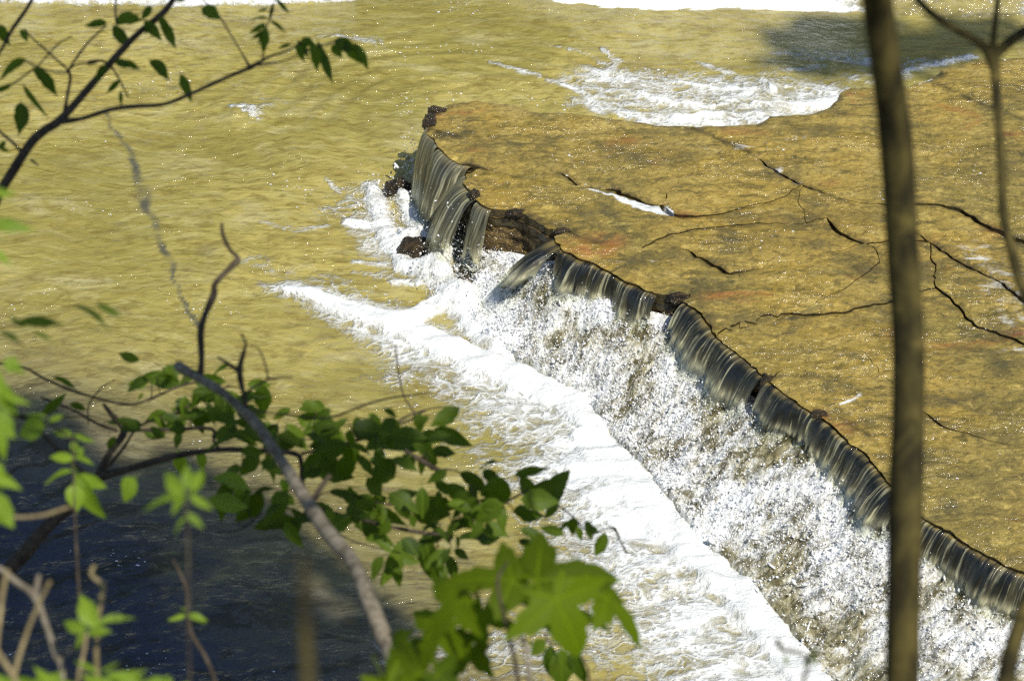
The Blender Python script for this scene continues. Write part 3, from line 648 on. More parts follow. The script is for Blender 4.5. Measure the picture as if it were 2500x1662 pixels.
def build_sheet(a, b_, drop, throw, tear, broken, label, seed):
    s0, s1 = lip_s(*a), lip_s(*b_); 
    if s1 < s0: s0, s1 = s1, s0
    ns = max(12, int((s1-s0)/0.006)); s = np.linspace(s0, s1, ns)
    base = np.stack([np.interp(s, lips_j, lip_sm[:, k]) for k in (0, 1)], 1)
    rawb = np.stack([np.interp(s, lips_j, lipw[:, k]) for k in (0, 1)], 1)
    base = 0.25*base+0.75*rawb
    n = np.stack([np.interp(s, lips_j, Nout[:, k]) for k in (0, 1)], 1); n /= np.linalg.norm(n, axis=1)[:, None]
    dr = drop_at(s)+0.075 if drop is None else np.full(ns, drop)
    e = smooth(0, 0.10, (s-s0))*smooth(0, 0.10, (s1-s)) if s1-s0 > 0.25 else smooth(0, 0.03, s-s0)*smooth(0, 0.03, s1-s)
    th = throw*(1+(0.35 if (drop or 0) > 0.4 else 1.2)*fbm(s*4.0, s*0, 4, seed, 0.6))*(0.7+0.3*e)
    nt_ = 44; ts = np.linspace(-0.14, 1, nt_)
    rows, br, tt, td = [], [], [], []
    dist = np.zeros(ns); prev = None
    for t in ts:
        if t < 0:
            off = t*0.12+0.010; z = H - 0.010 - 0.016*(-t/0.14)**2
            z = np.full(ns, z) + 0.022*fbm(base[:, 0]*1.3, base[:, 1]*1.3, 4, 5)
            p = base+n*off
        else:
            lift = 0.0
            z = H - 0.010 + 0.022*fbm(base[:, 0]*1.3, base[:, 1]*1.3, 4, 5) - dr*(t**1.7)
            p = base + n*(th*(t**0.85) + 0.010)[:, None]
        am = 0.010*smooth(-0.02, 0.6, t)
        rid = am*(0.9*fbm(s*19+seed, s*0+t*0.7, 3, seed+1, 0.6) + 0.5*fbm(s*60, s*0+t*1.2, 2, seed+2))
        p = p + n*rid[:, None]*(1.0); z = z + rid*0.5
        q = np.column_stack([p, z])
        if prev is not None: dist = dist+np.linalg.norm(q-prev, axis=1)
        prev = q
        rows.append(q); td.append(dist.copy())
        br.append(np.full(ns, broken*smooth(0.35, 1.0, t)+1.6*smooth(0.60, 1, t)) + 0.35*(1-e)*max(t, 0)); tt.append(np.clip(tear*(0.2+0.8*smooth(0.1, 0.7, t)) + (1-e)*0.7*smooth(-0.1, 0.4, t) + 0.95*smooth(0.55, 1.0, t)*(drop is None or broken > 0.4), 0, 1))
    V = np.vstack(rows); F = grid_faces(nt_, ns)
    uv = np.column_stack([np.tile(s, nt_), np.concatenate(td)])
    o = under(fall, 'water_sheet', mesh_np('water_sheet', V, F, M['sheet'], uv=uv, attrs={'tall': np.full(len(V), 0.9 if (drop or 0) > 0.4 else 0.0), 'crest': np.repeat(1-smooth(0.0, 0.22, ts), ns)*0.7, 'broken': np.concatenate(br), 'tear': np.concatenate(tt)}))
    if label: o['label'] = label
for i, sh in enumerate(SHEETS): build_sheet(*sh, seed=100+i*7)

# apron of tumbling water between the foot of the sheets and the pool
def build_apron():
    s = np.arange(ks[0], ks[-1], 0.0105); n = len(s)
    top = np.stack([np.interp(s, lips_j, lip_sm[:, k]) for k in (0, 1)], 1); nn = np.stack([np.interp(s, lips_j, Nout[:, k]) for k in (0, 1)], 1)
    zt = H-drop_at(s); foot = np.stack([np.interp(s, ks, kf[:, k]) for k in (0, 1)], 1)
    foot = foot + 0.05*np.stack([fbm(s*3.5, s*0, 4, 71, .6), fbm(s*3.5, s*0, 4, 72, .6)], 1)
    top = top + nn*0.01
    m = 120; rows = []; wh = []; uvv = []
    L = np.hypot(*(foot-top).T)
    for j in range(m):
        t = j/(m-1); p = top*(1-t)+foot*t
        prof = apron_prof(t, L)
        z = zt*prof
        # tumbled steps of rock under the water
        st = fbm(p[:, 0]*2.1, p[:, 1]*2.1, 3, 41)
        z = z + 0.05*st*np.sin(np.pi*t)
        k = smooth(0.0, 0.12, t)*(1-0.5*smooth(0.93, 1.0, t))
        z = z + k*(0.050*fbm(p[:, 0]*7, p[:, 1]*7, 3, 42, 0.6) + 0.030*np.abs(fbm(p[:, 0]*22, p[:, 1]*22, 3, 43, 0.65)) + 0.012*fbm(p[:, 0]*60, p[:, 1]*60, 2, 44))
        z = z + 0.035*smooth(0.78, 0.95, t) - 0.10*smooth(0.955, 1.0, t)
        rows.append(np.column_stack([p, z])); uvv.append(np.column_stack([s, t*L]))
        patch = fbm(s*1.7, s*0+t*1.5, 3, 45)
        wh.append(np.clip(0.47+1.15*patch + 0.25*(1-smooth(0.05, 0.35, t)) - 0.35*smooth(3.6, 4.6, s-ks[0]) + 0.5*(1-smooth(0.0, 0.5, s-ks[0]-0.35))*smooth(0.2, .4, s-ks[0]), -0.6, 1.4))
    V = np.vstack(rows); F = grid_faces(m, n)
    under(fall, 'tumbling_water', mesh_np('tumbling_water', V, F, M['casc'], uv=np.vstack(uvv), attrs={'white': np.concatenate(wh)}))
    # drops flung up over it and over the foam at its foot
    ico = np.array([(1, 0, 0), (-1, 0, 0), (0, 1, 0), (0, -1, 0), (0, 0, 1), (0, 0, -1)], float)
    icf = np.array([(0, 2, 4), (2, 1, 4), (1, 3, 4), (3, 0, 4), (2, 0, 5), (1, 2, 5), (3, 1, 5), (0, 3, 5)])
    def spray(C, r, name, lab):
        k = len(C); dirv = RNG.normal(size=(k, 3)); dirv[:, 2] = np.abs(dirv[:, 2])+0.3; dirv /= np.linalg.norm(dirv, axis=1)[:, None]
        st = 1+RNG.exponential(0.8, k)
        off = ico[None]*r[:, None, None]
        pr = np.einsum('kij,kj->ki', off, dirv); off = off + pr[:, :, None]*dirv[:, None, :]*(st-1)[:, None, None]
        Vv = (C[:, None, :]+off).reshape(-1, 3); Ff = (icf[None]+6*np.arange(k)[:, None, None]).reshape(-1, 3)
        link(name, mesh_np(name, Vv, Ff, M['drop'], smooth_shade=True), kind='stuff', label=lab)
    k = 34000
    idx = RNG.integers(0, len(V), k); c = V[idx] + np.column_stack([RNG.normal(0, .012, (k, 2)), RNG.exponential(0.012, k)])
    t_of = (idx//n)/(m-1); keep = (t_of > 0.08) & (RNG.random(k) < 0.3+0.7*(np.concatenate(wh)[idx] > 0.3))
    c = c[keep]; r = RNG.lognormal(math.log(0.0024), 0.5, len(c))
    cs = [c]; rs = [r]
    # splash where the tall sheets at the tip strike the pool
    for (u, v, sx, sy, kk, hh) in ((960, 520, .14, .10, 900, .04), (1040, 600, .12, .10, 900, .04), (1110, 650, .10, .12, 1200, .06), (1150, 700, .12, .15, 2200, .09), (1010, 430, .05, .10, 500, .08), (930, 470, .10, .08, 200, .03)):
        g = gxy([(u, v)])[0]; cc = np.column_stack([RNG.normal(g[0], sx, kk), RNG.normal(g[1], sy, kk), RNG.exponential(hh, kk)])
        cs.append(cc); rs.append(RNG.lognormal(math.log(0.0022), 0.5, kk))
    spray(np.vstack(cs), np.concatenate(rs), 'splash_droplets', 'white splash droplets leaping off the tumbling water')
build_apron()

# ================================================================== UPSTREAM STEP at the far edge of the view
def build_upstream():
    root = empty('upstream_step', tuple(ground(1800, 20)), kind='structure', label='low upstream step where white water spills across the river')
    ln = gxy([(1120, -40), (1250, -8), (1350, 8), (1450, 20), (1600, 28), (1800, 24), (1950, 28), (2120, 38), (2300, 46), (2500, 42), (2900, 30), (3600, 20)])
    L, s = resample(ln, 0.02); n = len(L)
    hz = 0.13*smooth(0, 1.5, s)
    ts = np.r_[np.linspace(0, 1, 26), 1.3, 1.8, 2.5, 4, 8, 20]
    rows, fo = [], []
    for t in ts:
        k = min(t, 1)
        y = L[:, 1] + t*0.30; z = hz*smooth(0.0, 1.0, np.full(n, k)) + 0.022*fbm(L[:, 0]*7, s*0+t*4, 4, 51)*(k < 1) + 0.004*fbm(L[:, 0]*3, y*5, 3, 52)
        if t == 0: z = z-0.04
        rows.append(np.column_stack([L[:, 0], y, z]))
        f = 1.2*(1-smooth(0.28, 0.85, t*(0.9+0.8*fbm(s*2.5, s*0, 3, 53))))
        right = smooth(2.6, 3.3, L[:, 0])            # clear brown water again towards the right
        fo.append(f*(1-0.75*smooth(2.2, 2.6, L[:, 0])*(1-smooth(3.5, 3.7, L[:, 0]))))
    V = np.vstack(rows); F = grid_faces(len(ts), n)
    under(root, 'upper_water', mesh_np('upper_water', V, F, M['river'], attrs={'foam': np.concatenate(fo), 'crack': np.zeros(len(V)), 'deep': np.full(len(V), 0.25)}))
build_upstream()

# ================================================================== NEAR BANK (below the picture) that carries the plants
def bank_z(y): return np.interp(y, [-8, -1.5, 0, 6.6, 8.0], [6.0, 5.5, 5.2, 0.10, -0.7])
def build_bank():
    xs = np.linspace(-30, 30, 160); ys = np.r_[np.linspace(-40, -2, 12), np.linspace(-1.5, 8, 60)]
    X, Y = np.meshgrid(xs, ys); Z = bank_z(Y)+0.12*fbm(X*0.9, Y*0.9, 4, 15)
    link('river_bank', mesh_np('river_bank', np.column_stack([X.ravel(), Y.ravel(), Z.ravel()]), grid_faces(len(ys), len(xs)), M['bank']),
         kind='structure', label='steep wooded near bank of bare soil')
build_bank()

# ================================================================== PLANTS
def catmull(P, per=6):
    P = [np.array(p, float) for p in P]; P = [2*P[0]-P[1]]+P+[2*P[-1]-P[-2]]; o = []
    for i in range(1, len(P)-2):
        for k in range(per):
            t = k/per; a, b_, c, d = P[i-1:i+3]
            o.append(0.5*((2*b_)+(-a+c)*t+(2*a-5*b_+4*c-d)*t*t+(-a+3*b_-3*c+d)*t**3))
    o.append(P[-2]); return np.array(o)
def tube_mesh(name, P, mat, sides=8, per=6, knob=0.06):
    """P: list of (x,y,z,r)"""
    C = catmull(P, per); X = C[:, :3]; R = np.maximum(C[:, 3], 0.0004); n = len(X)
    L = np.r_[0, np.cumsum(np.linalg.norm(X[1:]-X[:-1], axis=1))]
    R = R*(1+knob*2*fbm(L/np.maximum(R.mean()*7, 1e-4), L*0+X[0, 0]*7, 2, 5))
    T = np.gradient(X, axis=0); T /= np.linalg.norm(T, axis=1)[:, None]+1e-12
    a = np.cross(T[0], (0.3, 0.5, 0.8)); a /= np.linalg.norm(a); V = []
    ang = np.arange(sides)*2*np.pi/sides
    for i in range(n):
        a = a-T[i]*(a@T[i]); a /= np.linalg.norm(a); b_ = np.cross(T[i], a)
        V.append(X[i]+R[i]*(np.cos(ang)[:, None]*a+np.sin(ang)[:, None]*b_))
    V = np.vstack(V); F = []
    i, j = np.meshgrid(np.arange(n-1), np.arange(sides), indexing='ij'); i = i.ravel(); j = j.ravel(); j2 = (j+1) % sides
    F = np.stack([i*sides+j, i*sides+j2, (i+1)*sides+j2, (i+1)*sides+j], 1)
    V = np.vstack([V, X[-1:]+T[-1]*R[-1]*0.5]); k = len(V)-1
    cap = np.array([((n-1)*sides+q, (n-1)*sides+(q+1) % sides, k, k) for q in range(sides)])
    # caps as triangles: build through from_pydata for mixed faces
    me = bpy.data.meshes.new(name)
    me.from_pydata(V.tolist(), [], F.tolist()+[tuple(c[:3]) for c in cap.tolist()])
    me.polygons.foreach_set('use_smooth', np.ones(len(me.polygons), bool)); me.materials.append(mat); me.update()
    return me
def px_path(pts, depth=None):
    """(u, v, depth, radius in pixels of the photograph)"""
    o = []
    for p in pts:
        if depth is not None: u, v, r = p; d = depth
        else: u, v, d, r = p
        q = deep(u, v, d); o.append((*q, r*d/FPX))
    return o
def branch(root, name, pts, mat, depth=None, sides=8, knob=0.06, per=6):
    return under(root, name, tube_mesh(name, px_path(pts, depth), mat, sides, per, knob))
def leaf_mesh(name, mat, wr=0.55, fold=0.25, droop=0.25, tip=1.0, seed=0, wav=0.02, notch=0):
    n = 10; cols = (-1, -0.5, 0, 0.5, 1); V = []; UVs = []
    rr = random.Random(seed)
    for i in range(n+1):
        t = i/n
        wd = 0.5*wr*(math.sin(math.pi*min(1, t)**0.82)**0.85)*(1-0.35*max(0, t-0.6)/0.4*tip) if 0 < t < 1 else 0.002
        for c in cols:
            jit = 1+rr.uniform(-0.09, 0.09)
            y = c*wd*(jit if abs(c) == 1 else 1)
            z = abs(c)*wd*fold - droop*t*t + wav*math.sin(t*11+c*2)*abs(c)
            V.append((t, y, z)); UVs.append((t, y))
    F = [tuple(x) for x in grid_faces(n+1, 5).tolist()]
    b0 = len(V)   # petiole
    for x, z, r in ((-0.16, 0.03, 0.008), (0.01, 0, 0.009)):
        for k in range(3): a = k*2.094; V.append((x, r*math.cos(a), z+r*math.sin(a))); UVs.append((x, 0))
    for k in range(3): F.append((b0+k, b0+(k+1) % 3, b0+3+(k+1) % 3, b0+3+k))
    me = mesh_np(name, V, F, mat, uv=UVs)
    return me
def leaf_set(mat, tag_, wr=0.55):
    return [leaf_mesh('leaf', mat, wr*rw, f, d, 1, i) for i, (rw, f, d) in enumerate(((1, .25, .15), (1.1, .12, .35), (.88, .4, .25), (.95, .3, .5), (1.05, -.1, .1), (.7, .5, .3)))]
LS = leaf_set(M['leaf'], 'd', 0.56); BS = leaf_set(M['bright'], 'b', 0.60); NS = leaf_set(M['bright'], 'n', 0.42); DN = leaf_set(M['leaf'], 'n', 0.40); RS = leaf_set(M['leaf'], 'r', 0.82)
CAM = Vector((0, 0, CAM_Z))
def put_leaf(root, me, base, tip, roll=0.0, wide=1.0, flat=0.5):
    base = Vector(base); tip = Vector(tip); x = tip-base; L = x.length; x.normalize()
    want = (CAM-base).normalized()*(1-flat) + Vector((0, 0, 1))*flat
    z = want - x*want.dot(x); z.normalize(); y = z.cross(x)
    R = Matrix((x, y, z)).transposed() @ Matrix.Rotation(roll, 3, 'X')
    o = bpy.data.objects.new('leaf', me); COL.objects.link(o); o.parent = root
    m = R.to_4x4(); m = m @ Matrix.Diagonal((L, L*wide, L, 1)); m.translation = base - Vector(root.location)
    o.matrix_local = m
    return o
def leaf_px(root, S, u0, v0, u1, v1, d, wide=1.0, roll=None, dd=None, flat=0.4):
    dd = random.uniform(-0.25, 0.25) if dd is None else dd
    L = math.hypot(u1-u0, v1-v0)*d/FPX
    return put_leaf(root, random.choice(S), deep(u0, v0, d), deep(u1, v1, d+dd*L), random.uniform(-0.5, 0.5) if roll is None else roll, wide, flat)
def plant(name, u, v, d, **props):
    q = deep(u, v, d); g = Vector((q.x, q.y, float(bank_z(q.y))))
    return empty(name, g, **props)

# --- 1. tall sapling trunk crossing the picture on the right
t = plant('sapling_tree', 2210, 1660, 2.6, label='dark slender sapling trunk standing upright across the right of the view', category='tree')
pts = [(2100, -560, 1.9, 30), (2128, -180, 2.2, 36), (2142, 0, 2.36, 38), (2162, 150, 2.42, 38), (2188, 350, 2.5, 41), (2203, 600, 2.56, 40), (2217, 820, 2.6, 39), (2218, 1000, 2.62, 40), (2212, 1200, 2.64, 43), (2208, 1400, 2.66, 41), (2203, 1660, 2.7, 40), (2198, 1900, 2.75, 44), (2190, 2300, 2.9, 50)]
branch(t, 'trunk', pts, M['bark'], sides=16, knob=0.03)
# --- 2. forked sapling at the right edge
t = plant('forked_sapling', 2520, 800, 3.0, label='thin grey forked sapling stem curving down the right edge', category='tree')
branch(t, 'stem', [(2421, 135, 3.0, 20), (2430, 180, 3.0, 13), (2436, 280, 3.0, 11), (2446, 400, 3.0, 12), (2450, 520, 3.0, 12), (2470, 610, 3.0, 13), (2488, 680, 3.0, 13), (2512, 745, 3.0, 13), (2560, 900, 3.05, 15), (2600, 1300, 3.1, 17), (2620, 2100, 3.3, 19)], M['bark'], sides=12)
branch(t, 'branch', [(2424, 140, 3.0, 15), (2390, 105, 3.0, 11), (2330, 70, 3.0, 10), (2270, 30, 3.0, 9), (2220, -30, 3.0, 8), (2150, -160, 3.0, 6)], M['bark'], sides=10)
branch(t, 'branch', [(2424, 140, 3.0, 15), (2462, 105, 3.0, 14), (2510, 70, 3.0, 13), (2600, 0, 3.0, 11), (2720, -120, 3.0, 9)], M['bark'], sides=10)
branch(t, 'branch', [(2421, 140, 3.0, 12), (2428, 70, 3.0, 8), (2436, 0, 3.0, 7), (2445, -120, 3.0, 6)], M['bark'], sides=10)
# --- 3. stem leaning into the lower right corner
t = plant('leaning_stem', 2440, 1800, 2.6, label='short blurred grey stem leaning into the lower right corner', category='tree')
branch(t, 'stem', [(2640, 1150, 2.6, 18), (2520, 1450, 2.6, 20), (2478, 1560, 2.6, 21), (2450, 1680, 2.6, 22), (2400, 1900, 2.6, 24), (2340, 2300, 2.8, 26)], M['bark'], sides=12)

# --- 4. leafy branch hanging over the water, upper left
t = plant('overhanging_branch', -100, 900, 4.4, label='slender dark branch with drooping leaflets reaching over the water at upper left', category='branch')
D = 4.4
branch(t, 'branch', [(-420, 1500, 4.3, 16), (-180, 860, 4.35, 14), (-40, 560, 4.4, 12), (0, 470, 4.4, 12), (30, 420, 4.4, 12), (75, 350, 4.4, 12), (110, 318, 4.4, 11), (150, 290, 4.4, 11), (230, 200, 4.4, 9), (300, 120, 4.4, 9), (340, 80, 4.4, 8), (400, 30, 4.4, 8), (435, -20, 4.4, 7), (480, -90, 4.4, 6)], M['twig'], sides=10)
TW = [[(150, 297, 9), (200, 290, 6), (270, 268, 6), (330, 260, 6), (400, 255, 5), (460, 232, 5), (530, 200, 5), (600, 170, 5), (612, 165, 6), (660, 138, 3), (700, 125, 3), (735, 105, 2)],
      [(612, 168, 5), (590, 130, 2.4), (560, 80, 2.4), (535, 40, 2.4), (500, 5, 2.4), (460, -40, 2)],
      [(640, 150, 3), (643, 130, 2), (650, 70, 2), (662, 40, 2), (670, 0, 1.6), (672, -20, 1.4)],
      [(630, 160, 3), (690, 150, 2), (725, 135, 2), (770, 115, 2), (830, 100, 2)],
      [(155, 290, 6), (165, 230, 4), (172, 190, 4), (165, 170, 5)],
      [(168, 170, 3), (210, 110, 3), (260, 62, 2.4)], [(165, 170, 3), (120, 130, 3), (75, 90, 2.4), (60, 70, 2)], [(165, 172, 3), (190, 158, 2.4), (240, 152, 2)],
      [(168, 178, 3), (130, 175, 2), (95, 165, 2), (60, 148, 2)], [(90, 165, 2), (140, 110, 2.2), (175, 90, 2)],
      [(-60, 270, 3), (0, 322, 4), (35, 352, 4), (62, 383, 5)], [(75, 390, 4), (95, 405, 2)],
      [(284, 60, 3), (282, 20, 3), (286, -40, 3)], [(265, 155, 4), (280, 175, 3), (297, 205, 2.5), (313, 238, 2)], [(258, 152, 4), (240, 148, 3), (215, 150, 2)],
      [(-20, 160, 3), (10, 110, 4), (30, 72, 5), (60, 30, 5), (90, -20, 5)], [(0, 225, 3), (40, 200, 2.5), (80, 170, 2.4)]]
for i, q in enumerate(TW):
    branch(t, 'twig', q, M['twig'], depth=D+random.uniform(-.02, .02), sides=6, per=4)
LF = [(284, 62, 332, 24, .9, 1), (285, 45, 345, 42, 1.0, 0), (262, 55, 205, 62, .75, 0), (275, 62, 315, 118, .72, 0), (352, 50, 395, 100, .75, 0), (395, 45, 430, 120, .55, 0), (390, 40, 410, 80, .9, 0),
      (372, 55, 357, 86, .7, 0), (262, 158, 228, 198, .75, 0), (300, 148, 345, 172, .6, 0), (280, 150, 318, 160, 1.0, 0), (240, 148, 210, 158, .6, 0), (292, 195, 260, 230, .8, 0), (296, 222, 294, 262, .5, 0),
      (365, 148, 418, 190, 1.15, 2), (440, 180, 465, 250, .62, 0), (65, 145, -10, 178, .6, 0), (80, 165, 148, 232, .72, 0), (50, 250, 52, 326, .95, 2), (30, 205, -20, 230, .5, 0), (55, 205, 108, 288, .25, 0), (0, 60, 12, 110, 1.1, 0),
      (50, 72, 70, 100, .9, 0), (492, 20, 540, 38, 1.2, 2), (665, 12, 660, 45, .7, 0), (672, -5, 708, 34, .4, 0), (655, 20, 625, 30, .4, 0), (655, 45, 608, 44, .4, 0), (660, 50, 700, 80, .35, 0), (650, 58, 608, 82, .5, 0),
      (648, 72, 612, 100, .5, 0), (643, 82, 628, 110, .5, 0), (646, 65, 652, 128, .6, 0), (640, 90, 640, 125, .5, 0), (712, 108, 675, 118, .5, 0), (722, 110, 745, 150, .9, 0), (735, 98, 770, 108, 1.0, 1), (758, 100, 782, 178, .7, 0),
      (775, 100, 815, 205, .35, 0), (790, 130, 795, 180, .7, 0), (810, 110, 835, 140, 1.0, 0), (815, 100, 870, 120, .9, 1), (840, 100, 880, 160, .7, 0), (865, 105, 908, 170, .5, 0), (790, 0, 830, -20, .6, 0), (420, -6, 455, 4, .7, 0),
      (0, 360, 24, 372, .9, 0), (370, 15, 345, 48, .8, 0), (15, 345, -10, 366, .8, 0), (725, 100, 760, 140, .9, 0)]
for (a, b_, c, d_, wd, k) in LF:
    leaf_px(t, (LS, RS, RS)[k], a, b_, c, d_, D+random.uniform(-.06, .06), wd*(0.75 if k else 1.0), flat=0.15)
# --- 5. dead grey branch rising from the bottom centre
t = plant('dead_branch', 980, 1720, 3.5, label='bare grey dead branch rising diagonally through the leafy shrub', category='branch')
branch(t, 'limb', [(1200, 2300, 3.2, 30), (1080, 1900, 3.25, 27), (985, 1662, 3.3, 24), (940, 1560, 3.35, 22), (895, 1450, 3.4, 21), (860, 1370, 3.5, 19), (800, 1300, 3.6, 20), (750, 1225, 3.7, 17), (690, 1130, 3.8, 15), (630, 1040, 3.9, 14), (590, 1000, 4.0, 12), (540, 955, 4.05, 11), (480, 920, 4.1, 11), (435, 893, 4.15, 13)], M['dead'], sides=12, knob=0.10)
branch(t, 'twig', [(487, 925, 4.1, 9), (492, 880, 4.1, 8), (490, 810, 4.1, 8), (500, 770, 4.1, 8), (522, 718, 4.1, 9), (524, 695, 4.1, 7), (550, 665, 4.1, 7), (576, 640, 4.1, 9), (580, 628, 4.1, 5), (562, 610, 4.1, 5), (545, 575, 4.1, 4.5), (541, 545, 4.1, 3.5)], M['twig'], sides=8, knob=.15)
branch(t, 'twig', [(605, 1010, 4.0, 5), (594, 960, 4.0, 6), (585, 905, 4.0, 8), (595, 860, 4.0, 5), (600, 840, 4.0, 3), (590, 815, 4.0, 2.5)], M['twig'], sides=8, knob=.15)
branch(t, 'twig', [(582, 905, 4.0, 6), (560, 890, 4.0, 5), (532, 872, 4.0, 4)], M['twig'], sides=6, knob=.15)
branch(t, 'twig', [(590, 970, 4.0, 4), (620, 945, 4.0, 3.5), (660, 925, 4.0, 3.5), (715, 920, 4.0, 2)], M['twig'], sides=6)
branch(t, 'twig', [(655, 928, 4.0, 3), (648, 890, 4.0, 2.2), (630, 850, 4.0, 2), (610, 845, 4.0, 2)], M['twig'], sides=6)
branch(t, 'twig', [(755, 1235, 3.7, 8), (780, 1195, 3.7, 7), (805, 1160, 3.7, 6)], M['twig'], sides=8)
branch(t, 'twig', [(590, 1000, 4.05, 3), (700, 1012, 4.3, 2.5), (800, 1020, 4.4, 2.5), (900, 985, 4.5, 2.4), (960, 970, 4.5, 2.2), (1055, 958, 4.5, 1.6)], M['twig'], sides=6)

# --- 6. leafy shrub across the lower middle
t = plant('leafy_shrub', 200, 1500, 4.7, label='dense dark green shrub with pointed oval leaves spreading across the lower middle', category='shrub')
LIMB = [([(-300, 2100, 14), (-120, 1640, 19), (0, 1420, 19), (60, 1350, 17), (120, 1280, 15), (190, 1222, 14), (232, 1170, 12), (330, 1140, 9), (430, 1112, 8), (540, 1097, 7), (640, 1100, 6), (715, 1106, 6), (735, 1125, 6), (740, 1190, 6), (775, 1238, 5), (900, 1272, 5), (1010, 1296, 5), (1090, 1300, 4), (1170, 1262, 4), (1235, 1225, 3), (1290, 1195, 2.5)], 4.7),
        ([(236, 1172, 12), (265, 1110, 9), (300, 1062, 9), (298, 1040, 8), (275, 1015, 7), (252, 985, 4)], 4.72),
        ([(300, 1050, 6), (420, 1048, 4.5), (515, 1046, 4.5), (522, 1075, 4), (538, 1100, 4)], 4.75),
        ([(-60, 880, 3), (52, 895, 3), (110, 925, 3.5), (190, 958, 3.5), (290, 984, 3), (345, 982, 3), (440, 942, 3), (500, 930, 2.5)], 4.8),
        ([(100, 970, 2.6), (180, 1002, 3), (240, 1035, 3.5), (285, 1050, 5)], 4.8),
        ([(-80, 1000, 6), (60, 1018, 6), (100, 1055, 6), (150, 1105, 6), (200, 1150, 6), (232, 1170, 8)], 4.6),
        ([(735, 1108, 4), (850, 1080, 3.5), (940, 1055, 3), (985, 1020, 3), (1040, 1000, 2.5), (1010, 1018, 2.5)], 4.75),
        ([(965, 842, 1.8), (972, 900, 2), (985, 965, 2), (1012, 1016, 2.4), (960, 1040, 3)], 4.76),
        ([(958, 1038, 4), (985, 1095, 5), (1040, 1130, 6), (1078, 1152, 6)], 4.7),
        ([(1280, 1190, 2.4), (1360, 1232, 2), (1400, 1262, 2), (1440, 1302, 1.8), (1480, 1290, 2), (1500, 1290, 4), (1512, 1315, 2), (1530, 1350, 3)], 4.9),
        ([(1350, 1178, 1.5), (1400, 1198, 1.4), (1445, 1180, 1.3), (1462, 1165, 1)], 4.9),
        ([(860, 1208, 2), (950, 1232, 2), (1000, 1228, 2), (1030, 1236, 2), (1028, 1262, 1.5)], 4.8),
        ([(240, 1168, 3.5), (300, 1095, 4), (340, 1040, 3), (420, 1010, 3), (520, 960, 2.4), (560, 940, 2)], 4.82),
        ([(700, 1240, 2.4), (780, 1270, 2.4), (860, 1320, 2), (980, 1350, 2)], 4.7), ([(530, 1300, 2), (590, 1290, 2), (640, 1250, 2)], 4.7),
        ([(215, 1035, 2), (218, 985, 2), (250, 945, 2), (280, 928, 1.6)], 4.78), ([(660, 1060, 3), (740, 1072, 2), (830, 1072, 2)], 4.9),
        ([(-40, 1230, 3), (30, 1150, 3), (70, 1135, 2.5), (110, 1135, 2)], 4.4), ([(40, 1360, 3), (110, 1320, 3), (170, 1300, 2.5), (240, 1270, 2)], 4.3)]
lp = []
for q, dpt in LIMB:
    branch(t, 'branch', q, M['twig'], depth=dpt, sides=8, per=4, knob=.1)
    for i in range(len(q)-1):
        for k in np.linspace(0, 1, 5)[:-1]: lp.append((q[i][0]+(q[i+1][0]-q[i][0])*k, q[i][1]+(q[i+1][1]-q[i][1])*k, dpt))
lp = np.array(lp)
CL = [(420, 915, 90, 25, 12), (480, 960, 110, 40, 22), (560, 940, 60, 40, 10), (620, 960, 30, 40, 6), (430, 1030, 90, 45, 14), (540, 1020, 60, 50, 12), (330, 1030, 60, 35, 7), (700, 1040, 70, 45, 18), (780, 1050, 70, 50, 16), (860, 1040, 60, 40, 14), (960, 1060, 60, 45, 16),
      (1040, 1080, 60, 60, 14), (900, 1120, 70, 50, 16), (780, 1120, 60, 45, 10), (620, 1150, 80, 40, 12), (680, 1220, 80, 40, 10), (800, 1220, 80, 50, 16), (900, 1240, 80, 50, 16), (980, 1270, 80, 60, 18), (1080, 1250, 80, 60, 14), (1140, 1310, 70, 50, 12),
      (1050, 1340, 70, 40, 8), (1230, 1200, 60, 40, 9), (1280, 1240, 40, 40, 5), (520, 1110, 70, 40, 6), (590, 1220, 80, 40, 6), (1400, 1265, 60, 30, 5), (1340, 1210, 40, 30, 5), (1180, 1260, 60, 40, 8), (1000, 1180, 60, 40, 6), (1130, 1170, 50, 40, 7)]
nl = 0
for (cu, cv, ru, rv, n) in CL:
    for _ in range(int(n*0.76)):
        u = random.gauss(cu, ru*0.75); v = random.gauss(cv, rv*0.75)
        j = np.argmin(np.hypot(lp[:, 0]-u, lp[:, 1]-v)); bu, bv, bd = lp[j]
        d = bd + random.uniform(-0.22, 0.22)
        L = random.choice((random.uniform(42, 72), random.uniform(58, 104))); ang = random.choice((random.gauss(1.2, 0.5), random.gauss(0.3, 0.5), random.gauss(2.5, 0.5)))
        S = LS if (v < 1090 or u > 700 or random.random() < 0.5) else BS
        leaf_px(t, S, u, v, u+L*math.cos(ang), v+L*math.sin(ang)*0.8, d, random.uniform(0.8, 1.15), flat=random.uniform(0.1, 0.7)); nl += 1
        if math.hypot(bu-u, bv-v) > 14 and random.random() < 0.30:
            branch(t, 'twig', [(bu, bv, bd, 1.8), ((bu+u)/2+random.uniform(-6, 6), (bv+v)/2-4, (bd+d)/2, 1.5), (u, v, d, 1.2)], M['twig'], sides=4, per=3)
